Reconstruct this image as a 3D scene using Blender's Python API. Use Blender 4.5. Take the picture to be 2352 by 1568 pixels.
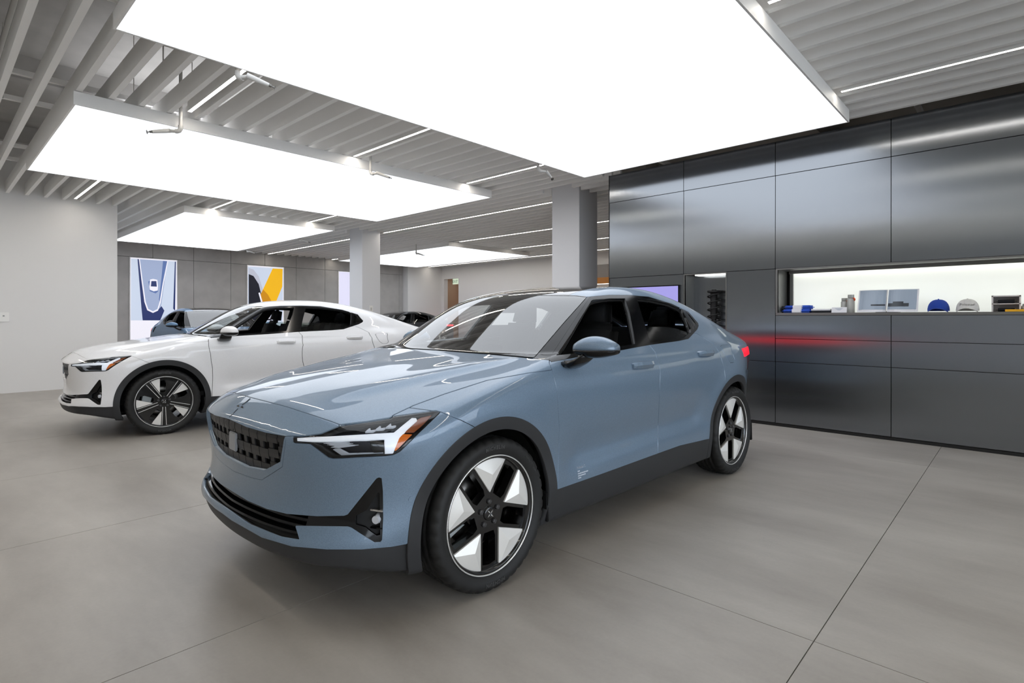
import bpy, bmesh, math, random
import numpy as np
from mathutils import Vector, Matrix

# ------------------------------------------------------------------ camera, world, exposure
SC = bpy.context.scene
for o in list(bpy.data.objects):
    bpy.data.objects.remove(o)
COL = SC.collection
F_PX, CX, HY, TH, CAM_H = 1268.0, 1176.0, 729.0, 0.75, 1.29
cam_d = bpy.data.cameras.new('camera')
cam_d.sensor_width = 36.0
cam_d.lens = F_PX / 2352.0 * 36.0
cam_d.shift_x = 0.0
cam_d.shift_y = (HY - 784.0) / 2352.0
cam_d.clip_start = 0.05
cam_o = bpy.data.objects.new('camera', cam_d)
COL.objects.link(cam_o)
cam_o.location = (0, 0, CAM_H)
cam_o.rotation_euler = (math.pi / 2, 0, TH - math.pi / 2)
SC.camera = cam_o
SC.view_settings.view_transform = 'Standard'
SC.view_settings.look = 'None'
SC.view_settings.gamma = 1.0
SC.view_settings.use_curve_mapping = False
SC.view_settings.exposure = 0.4
W = bpy.data.worlds.new('world')
SC.world = W
W.use_nodes = True
W.node_tree.nodes['Background'].inputs[0].default_value = (0.75, 0.8, 0.9, 1)
W.node_tree.nodes['Background'].inputs[1].default_value = 4.2

FW = np.array([math.cos(TH), math.sin(TH), 0.0])
RT = np.array([math.sin(TH), -math.cos(TH), 0.0])
UP = np.array([0.0, 0.0, 1.0])
CAM = np.array([0.0, 0.0, CAM_H])


def pix_ray(u, v):
    return FW + (u - CX) / F_PX * RT + (HY - v) / F_PX * UP


def on_z(u, v, z):
    d = pix_ray(u, v)
    return CAM + d * ((z - CAM_H) / d[2])


def on_x(u, v, x):
    d = pix_ray(u, v)
    return CAM + d * (x / d[0])


def on_y(u, v, y):
    d = pix_ray(u, v)
    return CAM + d * (y / d[1])
# ------------------------------------------------------------------ materials
def srgb(r, g, b):
    f = lambda c: (c / 255 / 12.92) if c / 255 <= .04045 else ((c / 255 + .055) / 1.055) ** 2.4
    return (f(r), f(g), f(b), 1.0)


MATS = {}


def mat(name, col=(.5, .5, .5, 1), rough=.5, metal=0.0, coat=0.0, coat_rough=.03, spec=.5, emit=None, emit_s=0.0, aniso=0.0, bump=None, noise=None, sheen=0):
    """bump=(scale, strength, distance); noise=(scale, amount[, stretch])"""
    m = bpy.data.materials.new(name); m.use_nodes = True
    nt = m.node_tree; b = nt.nodes['Principled BSDF']
    b.inputs['Base Color'].default_value = col
    b.inputs['Roughness'].default_value = rough
    b.inputs['Metallic'].default_value = metal
    b.inputs['Coat Weight'].default_value = coat
    b.inputs['Coat Roughness'].default_value = coat_rough
    b.inputs['Specular IOR Level'].default_value = spec
    b.inputs['Anisotropic'].default_value = aniso
    b.inputs['Sheen Weight'].default_value = sheen
    if emit is not None:
        b.inputs['Emission Color'].default_value = emit
        b.inputs['Emission Strength'].default_value = emit_s
    if noise or bump:
        tc = nt.nodes.new('ShaderNodeTexCoord')
    if noise:
        n = nt.nodes.new('ShaderNodeTexNoise'); n.inputs['Scale'].default_value = noise[0]; n.inputs['Detail'].default_value = 6
        mp = nt.nodes.new('ShaderNodeMapping')
        if len(noise) > 2: mp.inputs['Scale'].default_value = noise[2]
        nt.links.new(tc.outputs['Object'], mp.inputs[0]); nt.links.new(mp.outputs[0], n.inputs['Vector'])
        r = nt.nodes.new('ShaderNodeMapRange')
        r.inputs[1].default_value = .3; r.inputs[2].default_value = .7; r.inputs[3].default_value = 1 - noise[1]; r.inputs[4].default_value = 1 + noise[1]
        nt.links.new(n.outputs['Fac'], r.inputs[0])
        x = nt.nodes.new('ShaderNodeVectorMath'); x.operation = 'SCALE'; x.inputs[0].default_value = col[:3]
        nt.links.new(r.outputs[0], x.inputs['Scale']); nt.links.new(x.outputs[0], b.inputs['Base Color'])
    if bump:
        n2 = nt.nodes.new('ShaderNodeTexNoise'); n2.inputs['Scale'].default_value = bump[0]; n2.inputs['Detail'].default_value = 4
        nt.links.new(tc.outputs['Object'], n2.inputs['Vector'])
        bp = nt.nodes.new('ShaderNodeBump'); bp.inputs['Strength'].default_value = bump[1]; bp.inputs['Distance'].default_value = bump[2]
        nt.links.new(n2.outputs['Fac'], bp.inputs['Height']); nt.links.new(bp.outputs[0], b.inputs['Normal'])
    MATS[name] = m
    return m


def glass_mat(name, tint=(.85, .9, .9), refl=1.45, rough=0.0):
    m = bpy.data.materials.new(name); m.use_nodes = True
    nt = m.node_tree; nt.nodes.clear()
    o = nt.nodes.new('ShaderNodeOutputMaterial'); mx = nt.nodes.new('ShaderNodeMixShader')
    t = nt.nodes.new('ShaderNodeBsdfTransparent'); t.inputs[0].default_value = (*tint, 1)
    g = nt.nodes.new('ShaderNodeBsdfGlossy'); g.inputs['Roughness'].default_value = rough; g.inputs[0].default_value = (1, 1, 1, 1)
    fr = nt.nodes.new('ShaderNodeFresnel'); fr.inputs[0].default_value = refl
    nt.links.new(fr.outputs[0], mx.inputs[0]); nt.links.new(t.outputs[0], mx.inputs[1]); nt.links.new(g.outputs[0], mx.inputs[2])
    nt.links.new(mx.outputs[0], o.inputs[0])
    MATS[name] = m
    return m


def paint(name, col, metal, rough=.42, flake=.10):
    m = mat(name, col, rough, metal, coat=.85, coat_rough=.012, spec=.25)
    nt = m.node_tree; b = nt.nodes['Principled BSDF']
    tc = nt.nodes.new('ShaderNodeTexCoord'); v = nt.nodes.new('ShaderNodeTexVoronoi'); v.inputs['Scale'].default_value = 420
    nt.links.new(tc.outputs['Object'], v.inputs['Vector'])
    r = nt.nodes.new('ShaderNodeMapRange'); r.inputs[3].default_value = 1 - flake; r.inputs[4].default_value = 1 + flake
    sx = nt.nodes.new('ShaderNodeSeparateXYZ'); nt.links.new(v.outputs['Color'], sx.inputs[0]); nt.links.new(sx.outputs[0], r.inputs[0])
    x = nt.nodes.new('ShaderNodeVectorMath'); x.operation = 'SCALE'; x.inputs[0].default_value = col[:3]
    nt.links.new(r.outputs[0], x.inputs['Scale']); nt.links.new(x.outputs[0], b.inputs['Base Color'])
    return m


paint('paint_blue', srgb(113, 133, 153), .3)
paint('paint_white', srgb(242, 242, 243), .0, flake=.04)
paint('paint_slate', srgb(98, 132, 165), .35)
paint('paint_dark', srgb(40, 42, 46), .5)
mat('clad', srgb(44, 45, 47), .55, bump=(900, .15, .001))
mat('black_gloss', srgb(9, 10, 12), .10, spec=.4)
mat('black_matt', srgb(14, 14, 15), .6)
mat('liner', srgb(10, 10, 11), .8)
mat('grille_plastic', srgb(34, 34, 36), .42)
mat('grille_hole', srgb(6, 6, 6), .8)
mat('rubber', srgb(24, 24, 24), .62, bump=(300, .1, .001))
mat('rubber_text', srgb(66, 66, 66), .5)
mat('rim_black', srgb(14, 14, 15), .18, coat=.5)
mat('rim_silver', srgb(238, 236, 231), .34, .25)
mat('nut_grey', srgb(84, 84, 86), .35, .6)
mat('rim_lip', srgb(236, 236, 234), .22, .6)
mat('steel', srgb(120, 118, 115), .35, 1.0)
mat('caliper', srgb(190, 196, 196), .4, .3)
mat('chrome', srgb(230, 230, 230), .08, 1.0)
mat('lamp_white', srgb(235, 238, 245), .35, emit=(.9, .95, 1, 1), emit_s=.25)
mat('lamp_inner', srgb(40, 42, 48), .25, .4)
mat('lamp_silver', srgb(214, 218, 226), .3, .25)
mat('amber', srgb(235, 120, 20), .25, coat=.6)
mat('amber_dark', srgb(150, 78, 36), .25, coat=.6)
mat('tail_red', srgb(160, 6, 14), .2, emit=(1, .004, .02, 1), emit_s=1.3)
mat('tail_dark', srgb(70, 6, 12), .15, coat=.5)
mat('fabric_dark', srgb(34, 35, 37), .85, bump=(500, .2, .002))
mat('fabric_grey', srgb(70, 72, 76), .85, bump=(500, .2, .002))
mat('interior_black', srgb(24, 24, 26), .6)
mat('sensor_grey', srgb(150, 153, 157), .3)
mat('decal', srgb(205, 214, 226), .5)
glass_mat('glass_clear', (.78, .85, .86), 2.4)
glass_mat('glass_side', (.55, .62, .58), 1.5)
glass_mat('glass_lens', (.92, .94, .96), 1.35)
glass_mat('glass_privacy', (.12, .13, .14), 1.5)
mat('glass_roof', srgb(10, 11, 14), .03, coat=1.0)
# ------------------------------------------------------------------ room helpers
def tag(o, label=None, cat=None, group=None, kind=None):
    if label: o['label'] = label
    if cat: o['category'] = cat
    if group: o['group'] = group
    if kind: o['kind'] = kind
    return o


def link(name, me, m, parent=None, loc=(0, 0, 0), rot=(0, 0, 0)):
    o = bpy.data.objects.new(name, me); COL.objects.link(o)
    o.location = loc; o.rotation_euler = rot
    if parent is not None: o.parent = parent
    if m is not None:
        if len(me.materials) == 0: me.materials.append(MATS[m])
        elif me.materials[0] is not MATS[m]:
            o.material_slots[0].link = 'OBJECT'; o.material_slots[0].material = MATS[m]
    return o


def box_me(name, x0, x1, y0, y1, z0, z1, bev=0.0):
    bm = bmesh.new()
    bmesh.ops.create_cube(bm, size=1)
    for v in bm.verts:
        v.co = ((x0 + x1) / 2 + v.co.x * (x1 - x0), (y0 + y1) / 2 + v.co.y * (y1 - y0), (z0 + z1) / 2 + v.co.z * (z1 - z0))
    if bev: bmesh.ops.bevel(bm, geom=list(bm.edges), offset=bev, segments=2, affect='EDGES', clamp_overlap=True)
    me = bpy.data.meshes.new(name); bm.to_mesh(me); bm.free()
    return me


def box(name, x0, x1, y0, y1, z0, z1, m, parent=None, bev=0.0):
    return link(name, box_me(name, x0, x1, y0, y1, z0, z1, bev), m, parent)


def struct(name, x0, x1, y0, y1, z0, z1, m, bev=0.0):
    return tag(box(name, x0, x1, y0, y1, z0, z1, m, None, bev), kind='structure')


def empty(name, loc=(0, 0, 0), rz=0.0):
    o = bpy.data.objects.new(name, None); COL.objects.link(o); o.location = loc; o.rotation_euler = (0, 0, rz); o.empty_display_size = .2
    return o


def tube_me(name, pts, r, n=10, cap=True):
    pts = [Vector(p) for p in pts]; v, f = [], []
    rr = r if isinstance(r, (list, tuple)) else [r] * len(pts)
    up0 = None
    for i, p in enumerate(pts):
        d = (pts[min(i + 1, len(pts) - 1)] - pts[max(i - 1, 0)]).normalized()
        if up0 is None:
            up0 = Vector((0, 0, 1)) if abs(d.z) < .9 else Vector((1, 0, 0))
        a = d.cross(up0).normalized(); b = a.cross(d).normalized(); up0 = b
        for k in range(n):
            t = 2 * math.pi * k / n
            v.append(p + (a * math.cos(t) + b * math.sin(t)) * rr[i])
    for i in range(len(pts) - 1):
        for k in range(n):
            f.append((i * n + k, i * n + (k + 1) % n, (i + 1) * n + (k + 1) % n, (i + 1) * n + k))
    if cap: f += [tuple(range(n - 1, -1, -1)), tuple((len(pts) - 1) * n + k for k in range(n))]
    me = bpy.data.meshes.new(name); me.from_pydata([tuple(p) for p in v], [], f)
    me.polygons.foreach_set('use_smooth', [True] * len(f))
    me.set_sharp_from_angle(angle=.9)
    return me


# ------------------------------------------------------------------ room materials
def floor_mat():
    m = mat('floor_tile', srgb(168, 163, 156), .38)
    nt = m.node_tree; b = nt.nodes['Principled BSDF']
    g = nt.nodes.new('ShaderNodeNewGeometry')
    mp = nt.nodes.new('ShaderNodeMapping'); mp.inputs['Scale'].default_value = (1.3, .45, 1)
    nt.links.new(g.outputs['Position'], mp.inputs[0])
    n1 = nt.nodes.new('ShaderNodeTexNoise'); n1.inputs['Scale'].default_value = 1.6; n1.inputs['Detail'].default_value = 8; n1.inputs['Roughness'].default_value = .62
    nt.links.new(mp.outputs[0], n1.inputs['Vector'])
    n2 = nt.nodes.new('ShaderNodeTexNoise'); n2.inputs['Scale'].default_value = 60; n2.inputs['Detail'].default_value = 3
    nt.links.new(g.outputs['Position'], n2.inputs['Vector'])
    r = nt.nodes.new('ShaderNodeValToRGB')
    r.color_ramp.elements[0].position = .32; r.color_ramp.elements[0].color = srgb(150, 144, 136)
    r.color_ramp.elements[1].position = .70; r.color_ramp.elements[1].color = srgb(180, 175, 167)
    nt.links.new(n1.outputs['Fac'], r.inputs[0])
    mx = nt.nodes.new('ShaderNodeMix'); mx.data_type = 'RGBA'; mx.blend_type = 'MULTIPLY'; mx.inputs[0].default_value = .10
    nt.links.new(r.outputs[0], mx.inputs[6]); nt.links.new(n2.outputs['Fac'], mx.inputs[7])
    nt.links.new(mx.outputs[2], b.inputs['Base Color'])
    rr = nt.nodes.new('ShaderNodeMapRange'); rr.inputs[3].default_value = .30; rr.inputs[4].default_value = .46
    nt.links.new(n1.outputs['Fac'], rr.inputs[0]); nt.links.new(rr.outputs[0], b.inputs['Roughness'])
    return m


floor_mat()
mat('grout', srgb(92, 88, 84), .8)
mat('wall_white', srgb(238, 237, 236), .75, bump=(180, .04, .002))
mat('column_paint', srgb(232, 233, 236), .7, bump=(180, .04, .002))
mat('concrete', srgb(184, 181, 177), .78, noise=(2.4, .10), bump=(60, .10, .004))
mat('ceiling_grey', srgb(176, 174, 171), .85, noise=(3, .08))
mat('slat_white', srgb(250, 249, 247), .6)
mat('pipe_white', srgb(206, 204, 200), .45)
mat('frame_white', srgb(248, 247, 245), .5)
mat('panel_light', (.04, .04, .04, 1), .6, spec=0.0, emit=(.89, .935, 1.0, 1), emit_s=1.5)
mat('added_up_glow', (.04, .04, .04, 1), .6, spec=0.0, emit=(.95, .96, 1, 1), emit_s=2.6)  # added upward glow that brightens slats and deck
mat('led', srgb(255, 250, 240), .5, emit=(1, .93, .84, 1), emit_s=30.0)
mat('led_dim', srgb(255, 250, 240), .5, emit=(1, .93, .84, 1), emit_s=18.0)
mat('reveal_black', srgb(12, 12, 12), .5)
mat('niche_metal', srgb(128, 128, 126), .35, .7)
mat('niche_back', srgb(238, 240, 232), .6, emit=(.90, .93, .87, 1), emit_s=.44)
mat('niche_led', (1, 1, 1, 1), .5, emit=(1, 1, .94, 1), emit_s=2.0)
mat('mullion', srgb(60, 60, 62), .4)
mat('outdoor_paving', srgb(176, 172, 164), .9)


def steel_mat():
    m = mat('steel_panel', srgb(140, 144, 149), .22, 1.0, aniso=.965)
    nt = m.node_tree; b = nt.nodes['Principled BSDF']
    c = nt.nodes.new('ShaderNodeCombineXYZ'); c.inputs[1].default_value = 1.0
    nt.links.new(c.outputs[0], b.inputs['Tangent'])
    g = nt.nodes.new('ShaderNodeNewGeometry'); mp = nt.nodes.new('ShaderNodeMapping'); mp.inputs['Scale'].default_value = (1, 220, 1.2)
    nt.links.new(g.outputs['Position'], mp.inputs[0])
    n = nt.nodes.new('ShaderNodeTexNoise'); n.inputs['Scale'].default_value = 1.0; n.inputs['Detail'].default_value = 3
    nt.links.new(mp.outputs[0], n.inputs['Vector'])
    r = nt.nodes.new('ShaderNodeMapRange'); r.inputs[3].default_value = .205; r.inputs[4].default_value = .235
    nt.links.new(n.outputs['Fac'], r.inputs[0]); nt.links.new(r.outputs[0], b.inputs['Roughness'])


steel_mat()

# ------------------------------------------------------------------ floor
floor = struct('floor', -5.2, 16.5, -7.0, 19.6, -.12, -.004, 'grout')
XJ = [2.43 + 3.54 * k for k in range(-3, 5)]; YJ = [.62 + 1.77 * k for k in range(-5, 12)]
for i in range(len(XJ) - 1):
    for j in range(len(YJ) - 1):
        x0, x1 = max(XJ[i], -5.2), min(XJ[i + 1], 16.5); y0, y1 = max(YJ[j], -7), min(YJ[j + 1], 19.6)
        if x1 - x0 < .05 or y1 - y0 < .05: continue
        box('floor_tile', x0 + .002, x1 - .002, y0 + .002, y1 - .002, -.01, 0.0, 'floor_tile', floor)

# ------------------------------------------------------------------ dark steel panel wall (right)
WX = 6.96
wr = tag(box('wall_right', WX + .42, WX + .55, -5.9, 4.515, 0, 3.385, 'reveal_black'), kind='structure')
G = .003


def wpanel(y0, y1, z0, z1, name='wall_panel'):
    o = box(name, WX, WX + .03, y0 + G, y1 - G, z0 + G, z1 - G, 'steel_panel', wr, .0012)
    for v in o.data.vertices: v.co.x += (v.co.z - (z0 + z1) / 2) * .007   # panels hang very slightly off plumb
    return o


YC = [4.515, 3.35, 2.19, 1.04, -.11, -1.26, -2.41, -3.56, -4.71, -5.86]
for i in range(len(YC) - 1):
    y1, y0 = YC[i], YC[i + 1]
    wpanel(y0, y1, 2.98, 3.388)
    wpanel(y0, y1, 1.87, 2.98)
    wpanel(y0, y1, .035, .765)
    if i == 0:
        wpanel(y0, y1, .765, 1.87)
    elif i == 1:
        wpanel(y0, 2.775, .765, 1.87)
    else:
        wpanel(y0, y1, .765, 1.04); wpanel(y0, y1, 1.04, 1.315)
        if i >= 5: wpanel(y0, y1, 1.315, 1.87)
# dark joints behind the panels, toe recess, top edge
for (y0, y1, z0, z1) in ((-5.9, 2.775, 0, 1.315), (2.775, 3.345, 0, .77), (3.345, 4.515, 0, 1.87), (-5.9, 4.515, 1.87, 3.385), (2.18, 2.775, 1.315, 1.87), (-5.9, -2.42, 1.315, 1.87)):
    box('wall_backing', WX + .03, WX + .06, y0, y1, z0, z1, 'reveal_black', wr)
# left return of the wall
box('wall_end', WX, WX + .55, 4.512, 4.525, 0, 3.388, 'reveal_black', wr)
tag(box('baseboard_right', WX - .004, WX + .03, -5.9, 4.52, 0, .032, 'reveal_black'), kind='structure')

# display niche with luminous back
NY0, NY1, NZ0, NZ1, ND = -2.41, 2.165, 1.345, 1.855, .36
box('niche_frame', WX - .004, WX + .03, NY0, NY1 + .02, NZ0 - .028, NZ0, 'niche_metal', wr)
box('niche_frame', WX - .004, WX + .03, NY0, NY1 + .02, NZ1, NZ1 + .014, 'niche_metal', wr)
box('niche_frame', WX - .004, WX + .03, NY1, NY1 + .022, NZ0, NZ1, 'niche_metal', wr)
box('niche_shelf', WX, WX + ND, NY0, NY1, NZ0 - .02, NZ0, 'niche_metal', wr)
box('niche_top', WX, WX + ND, NY0, NY1, NZ1, NZ1 + .012, 'niche_metal', wr)
box('niche_side', WX, WX + ND, NY1, NY1 + .012, NZ0, NZ1, 'niche_metal', wr)
box('niche_back', WX + ND, WX + ND + .015, NY0, NY1 - .06, NZ0, NZ1, 'niche_back', wr)
box('niche_post', WX + ND - .03, WX + ND + .01, NY1 - .075, NY1 - .04, NZ0, NZ1, 'niche_metal', wr)
box('niche_light_rail', WX + ND - .10, WX + ND - .07, NY0, NY1 - .05, NZ1 - .035, NZ1, 'niche_metal', wr)
box('niche_light', WX + ND - .06, WX + ND - .03, NY0, NY1 - .06, NZ1 - .012, NZ1 - .002, 'niche_led', wr)
# tall niche beside the car
TY0, TY1 = 2.785, 3.335
for args in ((WX - .004, WX + .03, TY0 - .01, TY1 + .012, 1.855, 1.868), (WX - .004, WX + .03, TY1, TY1 + .012, .77, 1.855), (WX - .004, WX + .03, TY0 - .012, TY0, .77, 1.855)):
    box('niche_frame', *args, 'niche_metal', wr)
box('niche_side', WX, WX + .28, TY1, TY1 + .01, .77, 1.86, 'niche_metal', wr)
box('niche_side', WX, WX + .28, TY0 - .01, TY0, .77, 1.86, 'niche_metal', wr)
box('niche_top', WX, WX + .28, TY0, TY1, 1.855, 1.865, 'niche_metal', wr)
box('niche_back', WX + .28, WX + .295, TY0, TY1, .77, 1.86, 'steel_panel', wr)
box('niche_shelf', WX, WX + .28, TY0, TY1, .76, .772, 'niche_metal', wr)
box('niche_light', WX + .05, WX + .20, TY0 + .02, TY1 - .12, 1.842, 1.854, 'niche_led', wr)

# ------------------------------------------------------------------ other walls
struct('wall_left', -5.2, 2.58, 12.72, 12.95, 0, 4.4, 'wall_white')
wb = struct('wall_back', 2.3, 13.7, 18.78, 19.0, 0, 4.4, 'reveal_black')
XP = [2.49 + 1.085 * k for k in range(11)] + [13.535]
for i in range(len(XP) - 1):
    for z0, z1 in ((0, 3.03), (3.03, 4.4)):
        box('concrete_panel', XP[i] + .005, XP[i + 1] - .005, 18.72, 18.775, z0 + .005, z1 - .005, 'concrete', wb)
struct('wall_recess', 13.54, 15.6, 18.4, 18.95, 0, 4.4, 'wall_white')
struct('wall_far_upper', 15.3, 15.5, 17.30, 18.22, 2.93, 4.4, 'wall_white')
struct('wall_far', 15.3, 15.5, -7.0, 17.30, 0, 4.4, 'wall_white')
struct('wall_far_return', 15.3, 15.5, 18.22, 18.42, 0, 4.4, 'wall_white')
mat('tan_wall', srgb(206, 176, 148), .8)
struct('wall_passage', 16.3, 16.4, 16.6, 19.0, 0, 4.4, 'tan_wall')
struct('wall_passage_side', 15.5, 16.4, 17.1, 17.25, 0, 4.4, 'tan_wall')
struct('wall_passage_end', 15.5, 16.4, 18.42, 18.6, 0, 4.4, 'tan_wall')
struct('ceiling_passage', 15.5, 16.4, 17.1, 18.6, 3.0, 3.1, 'tan_wall')
struct('wall_link', 2.45, 2.58, 12.9, 18.8, 0, 4.4, 'wall_white')
for nm, x0, x1, y0, y1, lb in (('column', 7.35, 7.86, 11.83, 12.41, 'pale painted square column standing before the concrete wall'), ('column', 7.48, 8.01, 5.44, 6.02, 'pale painted square column beside the dark steel wall')):
    tag(box(nm, x0, x1, y0, y1, 0, 4.3, 'column_paint', None, .004), lb, 'column', 'square painted columns')

pl = empty('added_passage_light', (15.9, 17.85, 2.96)); tag(pl, 'added flat lamp, out of sight, brightening the tan passage behind the doorway', 'ceiling light')  # lamp added above the door head to brighten the tan wall
box('lamp_body', -.2, .2, -.3, .3, .01, .04, 'frame_white', pl); box('diffuser', -.18, .18, -.28, .28, 0, .01, 'panel_light', pl)

# storefront behind the camera: glazed wall with daylight
GY = -6.4
sf = struct('wall_storefront', -5.2, 15.5, GY - .1, GY + .1, 3.2, 4.4, 'wall_white')
struct('trim_storefront', -5.2, 15.5, GY - .08, GY + .08, 0, .18, 'mullion')
glass_mat('glass_store', (.93, .95, .95), 1.3)
for k in range(9):
    xx = -5.2 + 1.55 * k
    box('mullion', xx - .03, xx + .03, GY - .06, GY + .06, .18, 3.2, 'mullion', sf)
    if k < 8:
        wn = struct('window_%d' % (k + 1), xx + .03, xx + 1.52, GY - .008, GY + .008, .18, 3.2, 'glass_store')
struct('wall_storefront_side', 7.2, 15.5, GY - .1, GY + .1, 0, 3.2, 'wall_white')
mat('side_wall_grey', srgb(222, 221, 219), .8)
struct('wall_side', -5.3, -5.1, -6.4, 12.75, 0, 4.4, 'side_wall_grey')
struct('pavement', -5.25, 20, GY - 18, GY - .1, -.14, -.02, 'outdoor_paving')

# ------------------------------------------------------------------ ceiling: deck, beams, slats
ceil = struct('ceiling', -5.2, 16.5, -6.4, 19.0, 4.4, 4.5, 'ceiling_grey')
SLZ = 3.412
for k in range(-43, 38):
    x = 5.87 + .25 * k
    if x > 15.2 or x < -5: continue
    if k % 8 == 0: w, h = .05, .2
    else: w, h = .05, .2
    y0, y1 = -6.2, 18.55
    if x < 2.6: y1 = 12.70
    if x > 6.93: y0 = 4.66
    if 6.95 < x < 8.1:
        segs = [(y0, 5.42), (6.04, 11.8), (12.44, y1)] if x > 7.3 else [(y0, y1)]
    else: segs = [(y0, y1)]
    for a_, b_ in segs:
        box('ceiling_slat', x - .1 - w / 2, x - .1 + w / 2, a_, b_, SLZ, SLZ + .19, 'slat_white', ceil)
for y in (-3.2, -.4, 2.4, 5.6, 8.8, 12.0, 15.2, 17.6):
    box('ceiling_beam', -5.1 if y < 12.6 else 2.6, 15.3, y - .09, y + .09, 4.12, 4.4, 'ceiling_grey', ceil)
for y in (.9, 4.1, 5.0, 7.2, 8.1, 10.3, 11.2, 13.6):
    box('ceiling_rail', -5.1 if y < 12.6 else 2.6, 15.3, y - .025, y + .025, 3.66, 3.71, 'slat_white', ceil)
mat('duct_metal', srgb(176, 174, 170), .5, .2)
for i, (a_, b_, r) in enumerate((((-.4, -5, 3.98), (-.4, 12.6, 3.98), .17), ((9.1, 5, 4.0), (9.1, 18.4, 4.0), .2))):
    link('duct', tube_me('duct', [a_, b_], r, 20), 'duct_metal', ceil)
for i, (x, z) in enumerate(((.35, 3.95), (.55, 3.98), (1.25, 4.1), (-1.1, 4.05), (4.5, 4.05), (2.9, 3.92))):
    link('conduit', tube_me('conduit', [(x, -5, z), (x, 12.6, z)], .022, 8), 'pipe_white', ceil)
for (x, y) in ((.5, 3.2), (.2, 5.8), (1.5, 5.7), (-.3, 7.5), (2.2, 5.6), (.6, 7.9), (3.4, 5.3), (4.9, 5.6), (.2, 9.8), (2.4, 11.0), (4.6, 10.6)):
    link('hanger_rod', tube_me('hanger_rod', [(x, y, SLZ + .19), (x, y, 4.4)], .006, 6), 'pipe_white', ceil)
for (x0, x1, y0, y1, z0) in ((1.35, 1.75, 5.15, 5.55, 3.66), (5.9, 6.5, .5, .95, 3.64), (5.1, 5.4, 10.5, 10.9, 3.64)):
    box('ceiling_speaker_box', x0, x1, y0, y1, z0, z0 + .28, 'pipe_white', ceil, .04)

# ------------------------------------------------------------------ luminous ceiling panels
def light_panel(x0, x1, y0, y1, label):
    e = empty('ceiling_lightbox', ((x0 + x1) / 2, (y0 + y1) / 2, 3.28))
    tag(e, label, 'ceiling light', 'luminous ceiling panels')
    cx, cy = (x0 + x1) / 2, (y0 + y1) / 2
    a, b = (x1 - x0) / 2, (y1 - y0) / 2
    bm = bmesh.new()
    def ring(q, z): return [bm.verts.new((sx * (a - q), sy * (b - q), z)) for sx, sy in ((-1, -1), (1, -1), (1, 1), (-1, 1))]
    r0, r1, r2, r3 = ring(.016, 0), ring(0, 0), ring(0, .125), ring(.016, .03)
    for u, v in ((r0, r1), (r1, r2), (r3, r0)):
        for i in range(4): bm.faces.new((u[i], u[(i + 1) % 4], v[(i + 1) % 4], v[i]))
    bm.faces.new(r2)
    bmesh.ops.recalc_face_normals(bm, faces=bm.faces)
    me = bpy.data.meshes.new('frame'); bm.to_mesh(me); bm.free()
    link('frame', me, 'frame_white', e)
    box('added_uplight', -a + .5, a - .5, -b + .5, b - .5, .126, .130, 'added_up_glow', e)  # glowing sheet added on the panel top to lift the ceiling brightness
    d = box('diffuser', -a + .016, a - .016, -b + .016, b - .016, .004, .012, 'panel_light', e)
    for sx in (-.8, -.27, .27, .8):
        for sy in (-.8, .8):
            link('hanger', tube_me('hanger', [(sx * a, sy * b, .125), (sx * a, sy * b, 1.11)], .004, 6), 'pipe_white', e)
    return e


light_panel(.91, 6.46, 1.32, 4.61, 'huge luminous ceiling panel hanging over the blue grey car')
light_panel(.98, 6.48, 6.50, 9.87, 'long luminous ceiling panel hanging over the white car')
light_panel(3.4, 6.5, 11.62, 17.3, 'luminous ceiling panel in front of the posters')
light_panel(10.03, 13.45, 11.75, 17.7, 'luminous ceiling panel between the columns and the door wall')

# ------------------------------------------------------------------ linear lights between the slats
def linear_light(x, y0, y1, label, group=None):
    # the runs beyond the columns are dimmed
    x += .025
    e = empty('linear_light', (x, (y0 + y1) / 2, SLZ)); tag(e, label, 'ceiling light', 'glowing line lights between the slats')
    L = (y1 - y0) / 2
    box('housing', -.02, .02, -L, L, .0005, .11, 'frame_white', e)
    for sx in (-1, 1): box('side_rail', sx * .018 - .002, sx * .018 + .002, -L, L, -.007, .0005, 'frame_white', e)
    box('diffuser', -.016, .016, -L, L, -.006, .0005, 'led_dim' if x > 7 or (y0 < 0 and x > 0) else 'led', e)
    for q in (-.9, .9):
        link('hanger', tube_me('hanger', [(0, q * L, .11), (0, q * L, .995)], .004, 6), 'pipe_white', e)
    return e


for x, y0, y1, lb in ((1.87, 4.75, 6.30, 'short glowing line light on the slats beside the round ceiling duct'), (3.87, 4.75, 6.46, 'glowing line light between the two big panels, near their middle'),
                      (5.87, 4.75, 6.46, 'glowing line light between the two big panels, steel wall side'), (1.87, 9.95, 12.4, 'glowing line light ending at the white wall'),
                      (3.87, 9.95, 11.6, 'glowing line light ending at the poster-side panel edge, wall side'), (5.87, 9.95, 11.6, 'glowing line light ending at the poster-side panel edge, column side'),
                      (5.87, -6.0, 1.27, 'long glowing line light running above the display niche'), (3.87, -6.0, 1.27, 'long glowing line light running behind the huge panel'), (1.87, -6.0, 1.27, 'long glowing line light over the open floor'),
                      (-.13, -6.0, 12.4, 'added long line light, out of view, over the aisle beside the cars'), (-2.13, -6.0, 12.4, 'added long line light, out of view, nearest the plain side wall'),  # two unseen runs added to brighten the floor on this side
                      (7.9, 6.1, 11.78, 'long glowing line light running between the two columns'), (7.9, 12.6, 18.5, 'glowing line light running from the column to the concrete wall'),
                      (10.27, 4.8, 11.6, 'first long line light beyond the column beside the steel wall'), (10.27, 17.95, 18.6, 'short glowing line light at the top of the concrete wall'),
                      (12.42, 4.8, 11.6, 'second long line light beyond the column beside the steel wall'), (14.5, 6.0, 18.3, 'long glowing line light along the door wall')):
    linear_light(x, y0, y1, lb)

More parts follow.
